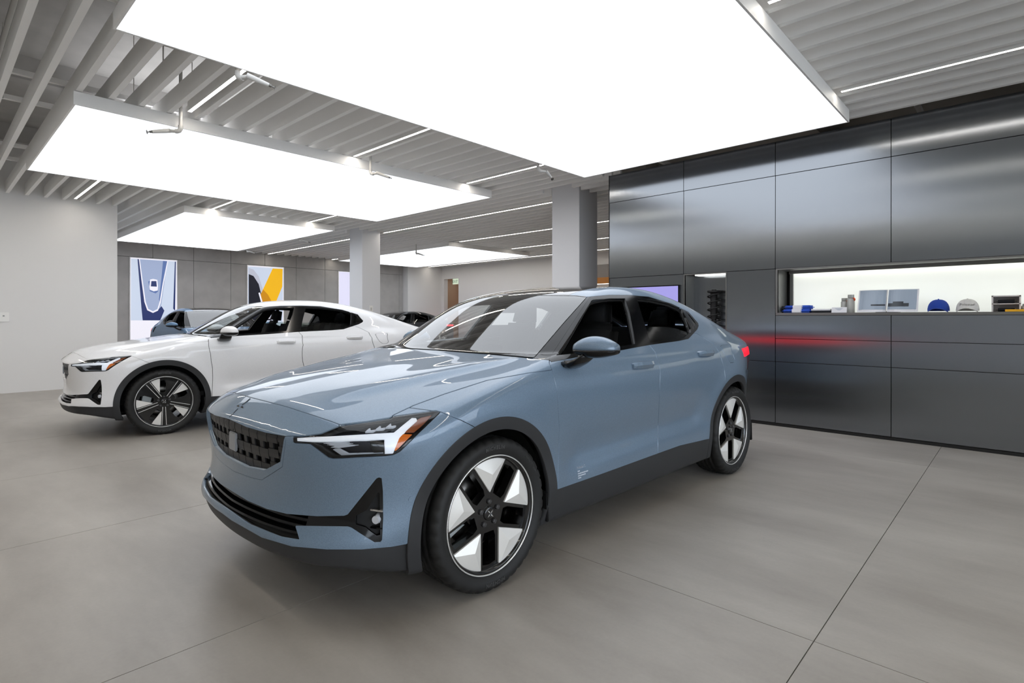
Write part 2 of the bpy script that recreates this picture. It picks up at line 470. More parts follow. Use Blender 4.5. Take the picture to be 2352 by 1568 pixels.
# ------------------------------------------------------------------ sprinkler drops
def sprinkler(u, v, z, ztop, dirs, label):
    p = on_z(u, v, z)
    e = empty('sprinkler_pipe', (p[0], p[1], z)); tag(e, label, 'sprinkler', 'white sprinkler drops')
    dx, dy = dirs
    d = Vector((dx, dy, 0)).normalized()
    link('drop_pipe', tube_me('drop_pipe', [(0, 0, ztop - z), (0, 0, .03), (d.x * .008, d.y * .008, .010), (d.x * .03, d.y * .03, 0), (d.x * .12, d.y * .12, 0)], .017, 12), 'pipe_white', e)
    link('elbow', tube_me('elbow', [(0, 0, .06), (0, 0, .03), (d.x * .012, d.y * .012, .008), (d.x * .035, d.y * .035, 0), (d.x * .05, d.y * .05, 0)], .023, 12), 'pipe_white', e)
    s = Vector((d.x * .6 - d.y * .5, d.y * .6 + d.x * .5, -.25)).normalized()
    q = d * .12
    link('side_arm', tube_me('side_arm', [tuple(q - s * .02), tuple(q + s * .02), tuple(q + s * .15)], [.022, .022, .016], 12), 'pipe_white', e)
    t = q + s * .15
    link('sprinkler_head', tube_me('sprinkler_head', [tuple(t), tuple(t + s * .02), tuple(t + s * .021), tuple(t + s * .03), tuple(t + s * .045), tuple(t + s * .046)], [.012, .012, .006, .006, .006, .022], 12), 'steel', e)
    return e


sprinkler(415, 302, 3.20, 4.395, (-.8, .6), 'white sprinkler drop hanging before the long panel, beside the short line light')
sprinkler(851, 400, 3.20, 4.395, (.3, -1), 'white sprinkler drop in front of the middle of the long panel')
sprinkler(1236, 392, 3.24, 4.395, (.8, -.4), 'white sprinkler drop behind the far corner of the huge panel')
sprinkler(688, 552, 3.25, 4.395, (.2, -1), 'white sprinkler drop beside the poster-side panel')
sprinkler(568, 578, 3.22, 4.395, (.2, -1), 'white sprinkler drop near the top of the concrete wall')
sprinkler(956, 583, 3.13, 4.395, (-.2, -1), 'white sprinkler drop under the panel by the door wall')
sprinkler(545, 180, 3.22, 4.395, (.3, -.6), 'white sprinkler drop at the edge of the huge panel')
# ------------------------------------------------------------------ car body surface (car frame: x forward, y left, z up, origin under front axle)
CAR_ORG = np.array([1.871, 2.752, 0.0])
CAR_YAW = 3.114593
_h = np.array([math.cos(CAR_YAW), math.sin(CAR_YAW), 0.0])
_l = np.array([-_h[1], _h[0], 0.0])


def car_px(P):
    Wd = CAR_ORG + P[:, :1] * _h + P[:, 1:2] * _l + P[:, 2:3] * UP - CAM
    z = Wd @ FW
    return np.stack([CX + F_PX * (Wd @ RT) / z, HY - F_PX * Wd[:, 2] / z], -1), z


CAM_C = np.array([(CAM - CAR_ORG) @ _h, (CAM - CAR_ORG) @ _l, CAM_H])


class Spl:
    """natural cubic spline basis on fixed knots"""
    def __init__(s, k):
        k = np.array(k, float)
        s.flip = k[0] > k[-1]
        s.k = k[::-1] if s.flip else k
        n = len(k); h = np.diff(s.k)
        A = np.eye(n); B = np.zeros((n, n))
        for i in range(1, n - 1):
            A[i, i - 1] = h[i - 1]; A[i, i] = 2 * (h[i - 1] + h[i]); A[i, i + 1] = h[i]
            B[i, i - 1] = 6 / h[i - 1]; B[i, i] = -6 / h[i - 1] - 6 / h[i]; B[i, i + 1] = 6 / h[i]
        s.D = np.linalg.solve(A, B); s.h = h; s.n = n

    def basis(s, x):
        x = np.asarray(x, float)
        xc = np.clip(x, s.k[0], s.k[-1])
        i = np.clip(np.searchsorted(s.k, xc) - 1, 0, s.n - 2)
        h = s.h[i]; b = (xc - s.k[i]) / h; a = 1 - b
        E = np.zeros((len(x), s.n)); r = np.arange(len(x))
        E[r, i] += a; E[r, i + 1] += b
        E += ((a ** 3 - a) * h * h / 6)[:, None] * s.D[i] + ((b ** 3 - b) * h * h / 6)[:, None] * s.D[i + 1]
        ext = (x - xc)
        if np.any(ext != 0):
            lo = ext < 0; hi = ext > 0
            d0 = np.zeros(s.n); d0[0] = -1 / s.h[0]; d0[1] = 1 / s.h[0]; d0 += -s.h[0] / 6 * s.D[1]
            d1 = np.zeros(s.n); d1[-2] = -1 / s.h[-1]; d1[-1] = 1 / s.h[-1]; d1 += s.h[-1] / 6 * s.D[-2]
            E[lo] += ext[lo, None] * d0; E[hi] += ext[hi, None] * d1
        return E[:, ::-1] if s.flip else E


class C1:
    def __init__(s, *kv):
        sp = Spl(kv[0::2])
        s.x0 = min(kv[0::2]) - .4; s.h = 2e-4
        n = int((max(kv[0::2]) + .4 - s.x0) / s.h)
        s.tab = sp.basis(s.x0 + np.arange(n) * s.h) @ np.array(kv[1::2], float)
        s.n = n

    def __call__(s, x):
        q = np.clip((x - s.x0) / s.h, 0, s.n - 2.001)
        i = q.astype(np.int32); q = q - i
        a = s.tab[i]
        return a + (s.tab[i + 1] - a) * q


def smax(a, b, k):
    h = np.maximum(k - np.abs(a - b), 0) / k
    return np.maximum(a, b) + h * h * k * 0.25


def smin(a, b, k):
    return -smax(-a, -b, k)


def sstep(a, b, x):
    t = np.clip((x - a) / (b - a), 0, 1)
    return t * t * (3 - 2 * t)


s_prof = C1(.15, .862, .25, .893, .34, .908, .42, .908, .52, .905, .64, .917, .76, .930, .86, .934, .94, .928, 1.0, .912, 1.05, .888, 1.12, .845, 1.3, .74)
s_plan = C1(1.0, -.42, .8, -.205, .65, -.10, .5, -.042, .3, -.006, 0, .004, -.4, -.002, -1, 0, -1.6, 0, -2.2, 0, -2.6, .0, -2.9, -.016, -3.1, -.062, -3.3, -.130, -3.5, -.215, -3.8, -.38)
t_c = C1(1.0, .700, .95, .745, .873, .812, .82, .856, .763, .898, .68, .932, .55, .962, .35, .995, .1, 1.027, -.2, 1.06, -.5, 1.092, -1, 1.125, -1.6, 1.135, -2.4, 1.145, -3.0, 1.135, -3.4, 1.13, -3.62, 1.115, -3.8, 1.08)
t_crown = C1(1.0, .05, .85, .055, .6, .085, .45, .088, .13, .062, -.2, .040, -.45, .020, -.8, .0, -1.2, .0, -2.4, .02, -3.0, .06, -3.8, .09)
f_c = C1(.15, .78, .2, .83, .27, .872, .33, .893, .37, .895, .42, .868, .5, .846, .6, .85, .7, .864, .8, .876, .9, .882, 1.05, .885)
f_sw = C1(-.4, -.032, -.2, -.008, 0, 0, .2, -.008, .4, -.032, .55, -.068, .7, -.135, .8, -.215, .9, -.33, 1.0, -.47)
r_c = C1(.15, -3.42, .25, -3.55, .4, -3.66, .55, -3.69, .7, -3.68, .85, -3.655, .95, -3.63, 1.05, -3.62, 1.12, -3.65, 1.2, -3.66)
r_sw = C1(-.5, .05, -.3, .015, 0, 0, .3, .015, .5, .05, .65, .1, .78, .19, .87, .30, .95, .45)
g_base = C1(-.2, .865, -.6, .872, -1, .878, -1.5, .88, -2, .872, -2.4, .852, -2.8, .815, -3.2, .765, -3.6, .71, -3.9, .66)
rt_c = C1(0, .83, -.38, 1.075, -.55, 1.183, -.75, 1.303, -.95, 1.41, -1.1, 1.466, -1.3, 1.508, -1.6, 1.533, -1.9, 1.532, -2.2, 1.506, -2.6, 1.436, -3.0, 1.33, -3.3, 1.235, -3.6, 1.14, -3.9, 1.05)
rt_crown = C1(0, .03, -.5, .03, -1, .035, -2, .04, -2.5, .065, -3, .085, -3.5, .08, -3.9, .08)
YR = C1(.65, .44, .4, .50, 0, .585, -.4, .66)


def f_S(x, z):
    s = s_prof(z) + s_plan(x)
    # flared lips around both wheel openings
    for cx in (0.0, -2.735):
        d = np.sqrt((x - cx) ** 2 + (z - .36) ** 2)
        s = s + .012 * np.exp(-((d - .47) / .075) ** 2) * sstep(.25, .45, z)
    # lower door light-catcher
    dd = sstep(-.50, -.68, x) * sstep(-2.22, -2.05, x)
    zc = .545 - .035 * (x + 1.3)
    d = z - zc
    s = s - .026 * dd * np.exp(-(d / np.where(d > 0, .13, .062)) ** 2)
    return s


def f_T(x, y):
    y = np.abs(y)
    t = t_c(x + .21 * np.minimum(y, .85) ** 2 * sstep(-.6, .5, x)) - t_crown(x) * (y / .8) ** 2.2
    yr = YR(x); d = y - yr
    w = np.where(d < 0, .17, .045)
    t = t + .016 * np.exp(-(d / w) ** 2) * sstep(.66, .42, x) * sstep(-.55, -.15, x)
    return t


def f_RT(x, y):
    y = np.abs(y)
    return rt_c(x + .17 * y ** 2 * sstep(-1.7, -.9, x)) - rt_crown(x) * (y / .63) ** 2.3


def f_GS(x, z):
    z = np.maximum(z, 1.045)
    return g_base(x) - .52 * (z - 1.08) - .25 * (z - 1.08) * np.abs(z - 1.08)


def combine(x, y, z, S, T, Fv, Rv, GS, RTv):
    k1 = .05 + .05 * sstep(.1, .5, x)
    b = smax(np.abs(y) - S, z - T, k1 + .03 * sstep(-2.4, -3.0, x))
    b = smax(b, (x - Fv) * .85, .07 - .045 * sstep(.7, .8, z))
    b = smax(b, (Rv - x) * .85, .07)
    b = smax(b, .19 + .07 * sstep(.35, .75, x) - z, .03)
    g = smax(np.abs(y) - GS, (z - RTv) * .88, .05 + .05 * sstep(-1.2, -2.6, x))
    g = smax(g, .9 - z, .01)
    g = smax(g, (Rv - x), .03)
    return smin(b, g, .012 + .075 * sstep(-2.15, -2.8, x) - .03 * sstep(-3.2, -3.6, x))


def field(P):
    x, y, z = P[:, 0], P[:, 1], P[:, 2]
    ya = np.abs(y)
    return combine(x, y, z, f_S(x, z), f_T(x, y), f_c(z) + f_sw(ya), r_c(z) + r_sw(ya), f_GS(x, z), f_RT(x, y))


def field_grad(P, e=1e-3):
    f0 = field(P); g = np.zeros_like(P)
    for i in range(3):
        d = np.zeros(3); d[i] = e
        g[:, i] = (field(P + d) - field(P - d)) / (2 * e)
    return f0, g


def normals(P):
    _, g = field_grad(P)
    return g / np.maximum(np.linalg.norm(g, axis=1, keepdims=True), 1e-9)


def fast_normals(P, e=1e-3):
    f0 = field(P); g = np.zeros_like(P)
    for i in range(3):
        d = np.zeros(3); d[i] = e
        g[:, i] = field(P + d) - f0
    return g / np.maximum(np.linalg.norm(g, axis=1, keepdims=True), 1e-9)


def extract(hs):
    xs = np.arange(-3.80, 1.0, hs); ys = np.arange(-.0301, 1.02, hs); zs = np.arange(.15, 1.60, hs)
    X2, Z2 = np.meshgrid(xs, zs, indexing='ij'); X3, Y3 = np.meshgrid(xs, ys, indexing='ij')
    Sg = f_S(X2, Z2)[:, None, :]; Gg = f_GS(X2, Z2)[:, None, :]
    Tg = f_T(X3, Y3)[:, :, None]; RTg = f_RT(X3, Y3)[:, :, None]
    ya = np.abs(ys)
    Fg = (f_c(zs)[None, :] + f_sw(ya)[:, None])[None]; Rg = (r_c(zs)[None, :] + r_sw(ya)[:, None])[None]
    f = combine(xs[:, None, None], ys[None, :, None], zs[None, None, :], Sg, Tg, Fg, Rg, Gg, RTg)
    nx, ny, nz = f.shape
    ins = f < 0
    cnt = np.zeros((nx - 1, ny - 1, nz - 1), np.int8); acc = np.zeros((nx - 1, ny - 1, nz - 1, 3), np.float32)
    num = np.zeros((nx - 1, ny - 1, nz - 1), np.int8)
    for ax in range(3):
        sl0 = [slice(None)] * 3; sl1 = [slice(None)] * 3
        sl0[ax] = slice(0, -1); sl1[ax] = slice(1, None)
        a = f[tuple(sl0)]; b = f[tuple(sl1)]
        cr = (a < 0) != (b < 0)
        I = np.argwhere(cr)
        t = a[cr] / (a[cr] - b[cr])
        p = I.astype(np.float64); p[:, ax] += t
        o = [i for i in range(3) if i != ax]
        for d1 in (0, 1):
            for d2 in (0, 1):
                J = I.copy(); J[:, o[0]] -= d1; J[:, o[1]] -= d2
                ok = np.all(J >= 0, 1) & (J[:, 0] < nx - 1) & (J[:, 1] < ny - 1) & (J[:, 2] < nz - 1)
                J = J[ok]
                np.add.at(acc, tuple(J.T), p[ok]); np.add.at(num, tuple(J.T), 1)
    cells = np.argwhere(num > 0)
    idx = -np.ones(num.shape, np.int64); idx[tuple(cells.T)] = np.arange(len(cells))
    V = acc[tuple(cells.T)] / num[tuple(cells.T)][:, None]
    V = np.stack([xs[0] + V[:, 0] * hs, ys[0] + V[:, 1] * hs, zs[0] + V[:, 2] * hs], -1).astype(np.float64)
    quads = []
    for ax in range(3):
        sl0 = [slice(None)] * 3; sl1 = [slice(None)] * 3
        sl0[ax] = slice(0, -1); sl1[ax] = slice(1, None)
        cr = ins[tuple(sl0)] != ins[tuple(sl1)]
        I = np.argwhere(cr)
        o1, o2 = (ax + 1) % 3, (ax + 2) % 3
        ok = (I[:, o1] > 0) & (I[:, o2] > 0) & (I[:, o1] < num.shape[o1]) & (I[:, o2] < num.shape[o2]); I = I[ok]
        q = []
        for d1, d2 in ((1, 1), (0, 1), (0, 0), (1, 0)):
            J = I.copy(); J[:, o1] -= d1; J[:, o2] -= d2
            q.append(idx[tuple(J.T)])
        q = np.stack(q, 1)
        inside0 = ins[tuple(sl0)][cr][ok]
        q[~inside0] = q[~inside0][:, ::-1]
        quads.append(q)
    Q = np.concatenate(quads); Q = Q[np.all(Q >= 0, 1)]
    for _ in range(4):
        f0, g = field_grad(V)
        st = -(f0 / np.maximum((g * g).sum(1), .2))[:, None] * g
        ln = np.linalg.norm(st, axis=1, keepdims=True)
        V += st * np.minimum(1, .5 * hs / np.maximum(ln, 1e-9))
    # split along shorter diagonal
    d1 = np.linalg.norm(V[Q[:, 0]] - V[Q[:, 2]], axis=1); d2 = np.linalg.norm(V[Q[:, 1]] - V[Q[:, 3]], axis=1)
    m = d1 < d2
    T = np.concatenate([Q[m][:, [0, 1, 2]], Q[m][:, [0, 2, 3]], Q[~m][:, [0, 1, 3]], Q[~m][:, [1, 2, 3]]])
    return V, T


def clip(V, T, s):
    """keep the part of a triangle mesh where s > 0"""
    s = np.where(np.abs(s) < 1e-7, 1e-7, s)
    pos = s[T] > 0; c = pos.sum(1)
    keep = T[c == 3]
    out = [keep]; newV = [V]; base = len(V)
    for k in (1, 2):
        t = T[c == k]; p = pos[c == k]
        if len(t) == 0:
            continue
        odd = np.argmax(p if k == 1 else ~p, axis=1); r = np.arange(len(t))
        a = t[r, odd]; b = t[r, (odd + 1) % 3]; d = t[r, (odd + 2) % 3]
        tab = s[a] / (s[a] - s[b]); tad = s[a] / (s[a] - s[d])
        pab = V[a] + (V[b] - V[a]) * tab[:, None]; pad = V[a] + (V[d] - V[a]) * tad[:, None]
        ia = base + np.arange(len(t)); ib = ia + len(t); base += 2 * len(t)
        newV += [pab, pad]
        if k == 1:
            out.append(np.stack([a, ia, ib], 1))
        else:
            out.append(np.stack([ia, b, d], 1)); out.append(np.stack([ia, d, ib], 1))
    return weld(np.concatenate(newV), np.concatenate(out))


def weld(V, T, tol=1e-5):
    used = np.unique(T); m = -np.ones(len(V), np.int64); m[used] = np.arange(len(used))
    V = V[used]; T = m[T]
    if len(V) == 0:
        return V, T
    key = np.round(V / tol).astype(np.int64) + 1000000
    key = (key[:, 0] * 4000000 + key[:, 1]) * 1000000 + (key[:, 2] % 1000000)
    _, first, inv = np.unique(key, return_index=True, return_inverse=True)
    T = inv.reshape(-1)[T]; V = V[first]
    ok = (T[:, 0] != T[:, 1]) & (T[:, 1] != T[:, 2]) & (T[:, 0] != T[:, 2])
    return V, T[ok]


def subdiv(V, T, sel):
    """conforming split: selected triangles into four, their neighbours to match"""
    if not np.any(sel):
        return V, T
    n = len(V)
    E = np.concatenate([T[:, [0, 1]], T[:, [1, 2]], T[:, [2, 0]]]); E.sort(axis=1)
    key = E[:, 0] * n + E[:, 1]
    uq, inv = np.unique(key, return_inverse=True); inv = inv.reshape(-1)
    m = len(T)
    mark = np.zeros(len(uq), bool)
    for k in range(3): mark[inv[k * m:(k + 1) * m][sel]] = True
    mid = -np.ones(len(uq), np.int64); mid[mark] = n + np.arange(mark.sum())
    mu = uq[mark]
    V2 = np.concatenate([V, (V[mu // n] + V[mu % n]) / 2])
    M = np.stack([mid[inv[:m]], mid[inv[m:2 * m]], mid[inv[2 * m:]]], 1)
    c = (M >= 0).sum(1)
    out = [T[c == 0]]
    t, q = T[c == 3], M[c == 3]
    out += [np.stack([t[:, 0], q[:, 0], q[:, 2]], 1), np.stack([q[:, 0], t[:, 1], q[:, 1]], 1), np.stack([q[:, 2], q[:, 1], t[:, 2]], 1), q]
    t, q = T[c == 1], M[c == 1]
    if len(t):
        k = np.argmax(q >= 0, 1); r = np.arange(len(t))
        a_, b_, d_ = t[r, k], t[r, (k + 1) % 3], t[r, (k + 2) % 3]; e = q[r, k]
        out += [np.stack([a_, e, d_], 1), np.stack([e, b_, d_], 1)]
    t, q = T[c == 2], M[c == 2]
    if len(t):
        k = np.argmax(q < 0, 1); r = np.arange(len(t))   # unmarked edge k: verts k, k+1
        a_, b_, d_ = t[r, k], t[r, (k + 1) % 3], t[r, (k + 2) % 3]
        e1 = q[r, (k + 1) % 3]; e2 = q[r, (k + 2) % 3]
        out += [np.stack([a_, b_, e1], 1), np.stack([a_, e1, e2], 1), np.stack([e2, e1, d_], 1)]
    return V2, np.concatenate(out)


def poly_sd(p, poly):
    """signed distance, positive inside"""
    P = np.array(poly, float); d = np.full(len(p), 1e9); ins = np.zeros(len(p), bool)
    for i in range(len(P)):
        a = P[i]; b = P[(i + 1) % len(P)]; e = b - a
        w = p - a
        t = np.clip((w @ e) / max(e @ e, 1e-12), 0, 1)
        d = np.minimum(d, np.hypot(w[:, 0] - t * e[0], w[:, 1] - t * e[1]))
        c = (a[1] > p[:, 1]) != (b[1] > p[:, 1])
        xx = a[0] + (p[:, 1] - a[1]) / ((b[1] - a[1]) if abs(b[1] - a[1]) > 1e-12 else 1e-12) * e[0]
        ins ^= c & (p[:, 0] < xx)
    return np.where(ins, d, -d)


def sd_px(V, poly, face=True):
    uv, z = car_px(V)
    s = poly_sd(uv, poly) * z / F_PX
    if face:
        near = s > -.06
        vw = CAM_C - V[near]
        fa = (fast_normals(V[near]) * vw).sum(1) / np.linalg.norm(vw, axis=1) * .3 + .03
        s[near] = np.minimum(s[near], fa)
    return s


def sd_side(V, poly):
    return np.minimum(poly_sd(V[:, [0, 2]], poly), V[:, 1] - .45)


def sd_top(V, poly):
    return np.minimum(poly_sd(V[:, [0, 1]], poly), V[:, 2] - .7)


def bis(fn, a, b, n=30):
    """root of fn between inside value a and outside value b (arrays)"""
    a = np.array(a, float); b = np.array(b, float)
    for _ in range(n):
        m = (a + b) / 2; i = fn(m) < 0
        a = np.where(i, m, a); b = np.where(i, b, m)
    return (a + b) / 2


def surf_x(y, z):
    y, z = np.abs(y), z
    y, z = np.broadcast_arrays(np.asarray(y, float), np.asarray(z, float))
    return bis(lambda x: field(np.stack([x.ravel(), y.ravel(), z.ravel()], -1)).reshape(x.shape), np.full(y.shape, .3), np.full(y.shape, 1.05))


def surf_y(x, z):
    x, z = np.broadcast_arrays(np.asarray(x, float), np.asarray(z, float))
    return bis(lambda y: field(np.stack([x.ravel(), y.ravel(), z.ravel()], -1)).reshape(y.shape), np.full(x.shape, .2), np.full(x.shape, 1.05))


def surf_z(x, y):
    x, y = np.broadcast_arrays(np.asarray(x, float), np.asarray(y, float))
    return bis(lambda z: field(np.stack([x.ravel(), y.ravel(), z.ravel()], -1)).reshape(z.shape), np.full(x.shape, .6), np.full(x.shape, 1.65))


def pix_hit(u, v):
    """first point of the car surface seen along a photograph direction (car frame)"""
    d = pix_ray(u, v); d = np.array([d @ _h, d @ _l, d[2]])
    t = np.linspace(.8, 8, 1500)
    P = CAM_C + t[:, None] * d
    f = field(P); i = int(np.argmax(f < 0))
    a, b = t[i], t[i - 1]
    for _ in range(25):
        m = (a + b) / 2
        if field((CAM_C + m * d)[None])[0] < 0: a = m
        else: b = m
    return CAM_C + (a + b) / 2 * d
# ------------------------------------------------------------------ car parts (templates shared by all cars)
CAR_PARTS = []   # (key, name, mesh, material, parent key, label, loc, rot, level)


def add_part(key, name, me, matkey, parent=None, label=None, loc=(0, 0, 0), rot=(0, 0, 0), level=0, scale=(1, 1, 1)):
    CAR_PARTS.append((key, name, me, matkey, parent, label, loc, rot, level, scale))


def np_mesh(name, V, T, N=None):
    me = bpy.data.meshes.new(name)
    V = np.asarray(V, np.float32); T = np.asarray(T, np.int32)
    me.vertices.add(len(V)); me.vertices.foreach_set('co', V.ravel())
    k = T.shape[1]
    me.loops.add(T.size); me.loops.foreach_set('vertex_index', T.ravel())
    me.polygons.add(len(T)); me.polygons.foreach_set('loop_start', np.arange(len(T), dtype=np.int32) * k)
    me.polygons.foreach_set('loop_total', np.full(len(T), k, np.int32))
    me.update(calc_edges=True)
    if N is not None:
        me.polygons.foreach_set('use_smooth', np.ones(len(me.polygons), bool))
        if len(N) == len(me.vertices):
            me.normals_split_custom_set_from_vertices(np.asarray(N, np.float32).tolist())
    return me


def patch(V, T, off=0.0, skirt=.012, side='L', closed=False):
    V, T = weld(V, T)
    N = normals(V)
    Vo = V + N * off
    Vs, Ns, Ts = [Vo], [N], [T]
    if skirt > 0 and len(T):
        E = np.concatenate([T[:, [0, 1]], T[:, [1, 2]], T[:, [2, 0]]])
        key = np.sort(E, 1); _, inv, cnt = np.unique(key[:, 0] * len(V) + key[:, 1], return_inverse=True, return_counts=True)
        B = E[cnt[inv.reshape(-1)] == 1]
        if side == 'B':
            B = B[~((np.abs(V[B[:, 0], 1]) < 2e-4) & (np.abs(V[B[:, 1], 1]) < 2e-4))]
        if len(B):
            a, b = B[:, 0], B[:, 1]; n = len(B); base = len(Vo)
            out = np.cross(Vo[b] - Vo[a], N[a]); out /= np.maximum(np.linalg.norm(out, axis=1, keepdims=True), 1e-9)
            # small rounded edge: bevel ring then wall
            e = min(.0025, skirt * .3)
            na = N[a] + out * .9; nb = N[b] + out * .9
            na /= np.linalg.norm(na, axis=1, keepdims=True); nb /= np.linalg.norm(nb, axis=1, keepdims=True)
            Vs += [Vo[a] - N[a] * e + out * e * .3, Vo[b] - N[b] * e + out * e * .3, Vo[a] - N[a] * skirt, Vo[b] - N[b] * skirt]
            Ns += [na, nb, out, out]
            i0 = base + np.arange(n); i1 = i0 + n; i2 = i1 + n; i3 = i2 + n
            Ts += [np.stack([b, a, i0], 1), np.stack([b, i0, i1], 1), np.stack([i1, i0, i2], 1), np.stack([i1, i2, i3], 1)]
    Vs = np.concatenate(Vs); Ns = np.concatenate(Ns); Ts = np.concatenate(Ts)
    fl = np.array([1, -1, 1.0])
    if side == 'R':
        return Vs * fl, Ts[:, ::-1], Ns * fl
    if side == 'B':
        n = len(Vs)
        return np.concatenate([Vs, Vs * fl]), np.concatenate([Ts, Ts[:, ::-1] + n]), np.concatenate([Ns, Ns * fl])
    return Vs, Ts, Ns


def patch_mesh(name, piece, **k):
    V, T, N = patch(piece[0], piece[1], **k)
    return np_mesh(name, V, T, N)


def lr_parts(key, name, piece, matkey, parent=None, label=None, level=0, **k):
    add_part(key + '_l', name, patch_mesh(name, piece, side='L', **k), matkey, parent and parent + '_l', label, level=level)
    add_part(key + '_r', name, patch_mesh(name, piece, side='R', **k), matkey, parent and parent + '_r', label, level=level)


_V, _T = extract(.0180)
_V, _T = clip(_V, _T, _V[:, 1] + 0.0)
_V[np.abs(_V[:, 1]) < 1e-6, 1] = 0
REM = [_V, _T]
HALF = (_V.copy(), _T.copy())


def refine(V, T, sfun, r=.016, times=1):
    for _ in range(times):
        s = sfun(V)
        e = np.maximum.reduce([np.linalg.norm(V[T[:, i]] - V[T[:, (i + 1) % 3]], axis=1) for i in range(3)])
        V, T = subdiv(V, T, (np.abs(s)[T].min(1) < r) & (e > r * .8))
        r *= .55
    return V, T


def cut(sfun, gap=.0022, times=1):
    V, T = refine(REM[0], REM[1], sfun, times=times)
    s = sfun(V)
    piece = clip(V, T, s - gap)
    REM[0], REM[1] = clip(V, T, -s - gap)
    return piece


def sub(piece, sfun, times=1, gap=0.0):
    V, T = refine(piece[0], piece[1], sfun, times=times)
    return clip(V, T, sfun(V) - gap)


def pxp(poly, face=True):
    return lambda V: sd_px(V, poly, face)


def both(*fs):
    return lambda V: np.minimum.reduce([f(V) for f in fs])


# ---- outlines read from the photograph (pixels), laid onto the body surface
PX_DLO = [(1262, 826), (1262, 822), (1300, 764), (1352, 686), (1358, 680.5), (1400, 677), (1448, 677.5), (1490, 681), (1543, 697), (1582, 716.5), (1604, 742), (1605, 748), (1602, 756), (1582, 777.5), (1560, 782.5), (1490, 792), (1421, 805), (1325, 820), (1266, 831)]
PX_FWIN = [(1277, 816), (1310, 768), (1358, 690), (1362, 688), (1400, 685), (1436, 685), (1446, 715), (1461, 789), (1420, 796), (1325, 811)]
PX_RWIN = [(1463, 685), (1495, 687), (1537, 696), (1566, 708.5), (1576, 728), (1587, 755), (1588, 762), (1573, 775), (1550, 779), (1494, 787), (1478, 735)]
PX_QWIN = [(1574, 714), (1582, 720.5), (1600, 744), (1598, 752), (1592, 758), (1584, 738)]
PX_RGLASS = [(1440, 750), (1491, 748), (1529, 747), (1560, 752), (1590, 762), (1600, 800), (1480, 820)]
PX_WS = [(870, 798), (890, 796.5), (1000, 803), (1120, 812), (1224, 821), (1229, 819), (1290, 747), (1348, 682), (1321, 679), (1208, 677.5), (1107, 681), (1000, 690)]
PX_WSIN = [(860, 790), (1000, 796), (1178, 806), (1203, 803), (1220, 789), (1262, 738), (1299, 696), (1299, 691), (1290, 687), (1208, 685), (1090, 688), (980, 700)]
PX_HL = [(672, 1003), (700, 1001), (737, 996), (781, 977.5), (845, 968.5), (897, 960), (903, 955.5), (1001, 942.5), (1012, 945.5), (954, 1002), (919, 1037.5), (904, 1045.5), (886, 1048), (765, 1053.5), (754, 1051), (710.5, 1019), (672, 1017)]
PX_GRILLE = [(440, 938), (467, 939), (524, 963), (565, 982), (610, 995), (655, 1002), (652, 1010), (644, 1060), (606, 1080.5), (565, 1073), (511, 1046), (476, 1021), (440, 1000)]
PX_CHIN = [(440, 930), (655, 1000), (656, 1012), (648, 1072), (601, 1102), (579, 1097.5), (511, 1072.5), (476, 1051), (463, 1038.5), (440, 1020)]
PX_CAP = [(480, 890), (508, 897), (578, 913), (659, 933.5), (760, 967), (779, 974), (778, 978), (737, 995), (700, 1000), (655, 1001), (610, 994), (565, 981), (524, 962), (467, 937), (440, 925)]
PX_HOOD = [(500, 885), (508, 897), (578, 913), (659, 933.5), (760, 967), (781, 975), (845, 967), (897, 958.5), (902, 953.5), (949, 931), (1022, 904), (1119, 873), (1216, 856), (1268, 849), (1262, 835), (1262, 826), (1228, 823), (1120, 813), (1000, 804), (890, 797.5), (800, 790)]
PX_INTAKE = [(440, 1060), (471, 1082), (509, 1113), (568.6, 1149.5), (612, 1168), (658, 1179.5), (727, 1185), (790, 1184), (798, 1181), (864, 1099), (870, 1096), (877, 1098), (880, 1129), (880.5, 1188), (878, 1241), (874, 1246), (860, 1246.5), (806, 1212), (798, 1209.5), (678, 1207), (688, 1239), (640, 1231), (568.6, 1202), (509, 1159), (470, 1117), (440, 1090)]
PX_VAL = [(400, 1100), (456, 1129), (474.5, 1152), (532, 1195.5), (601, 1234.5), (670, 1255), (750, 1262), (830, 1262), (899, 1256), (934, 1249.5), (945, 1241), (948, 1232), (1000, 1225), (1100, 1500), (400, 1500)]
PX_SILL = [(1235, 1137), (1272, 1127), (1380, 1089), (1513, 1040.5), (1562, 1023), (1620, 1009.5), (1680, 998), (1680, 1250), (1235, 1400)]
PX_BUMPER = [(300, 850), (1012, 945.5), (1060, 965), (1090, 980), (1090, 1600), (300, 1600)]
PX_FDOOR = [(1262, 828), (1262, 835), (1270, 854), (1281, 908), (1285, 984), (1282, 1061), (1281, 1160), (1512, 1075), (1511, 984), (1515, 908), (1516.5, 850), (1505, 808), (1492, 793), (1492, 770), (1380, 770)]
PX_RDOOR = [(1492, 770), (1492, 793), (1505, 808), (1516.5, 850), (1515, 908), (1511, 984), (1512, 1075), (1680, 1010), (1664, 849), (1654, 812), (1639, 789), (1600, 765)]
PX_FUEL = [(1655, 795), (1659, 792), (1674, 791), (1678, 796), (1688, 826), (1686, 832), (1678, 833), (1672, 826), (1664, 812)]
PX_APIL = [(1224, 823), (1229, 819), (1290, 747), (1348, 681), (1357, 681), (1352, 686), (1300, 764), (1262, 822), (1262, 827)]
WZ = .36


def circ(cx, r):
    return lambda V: np.minimum(r - np.hypot(V[:, 0] - cx, V[:, 2] - WZ), V[:, 1] - .45)


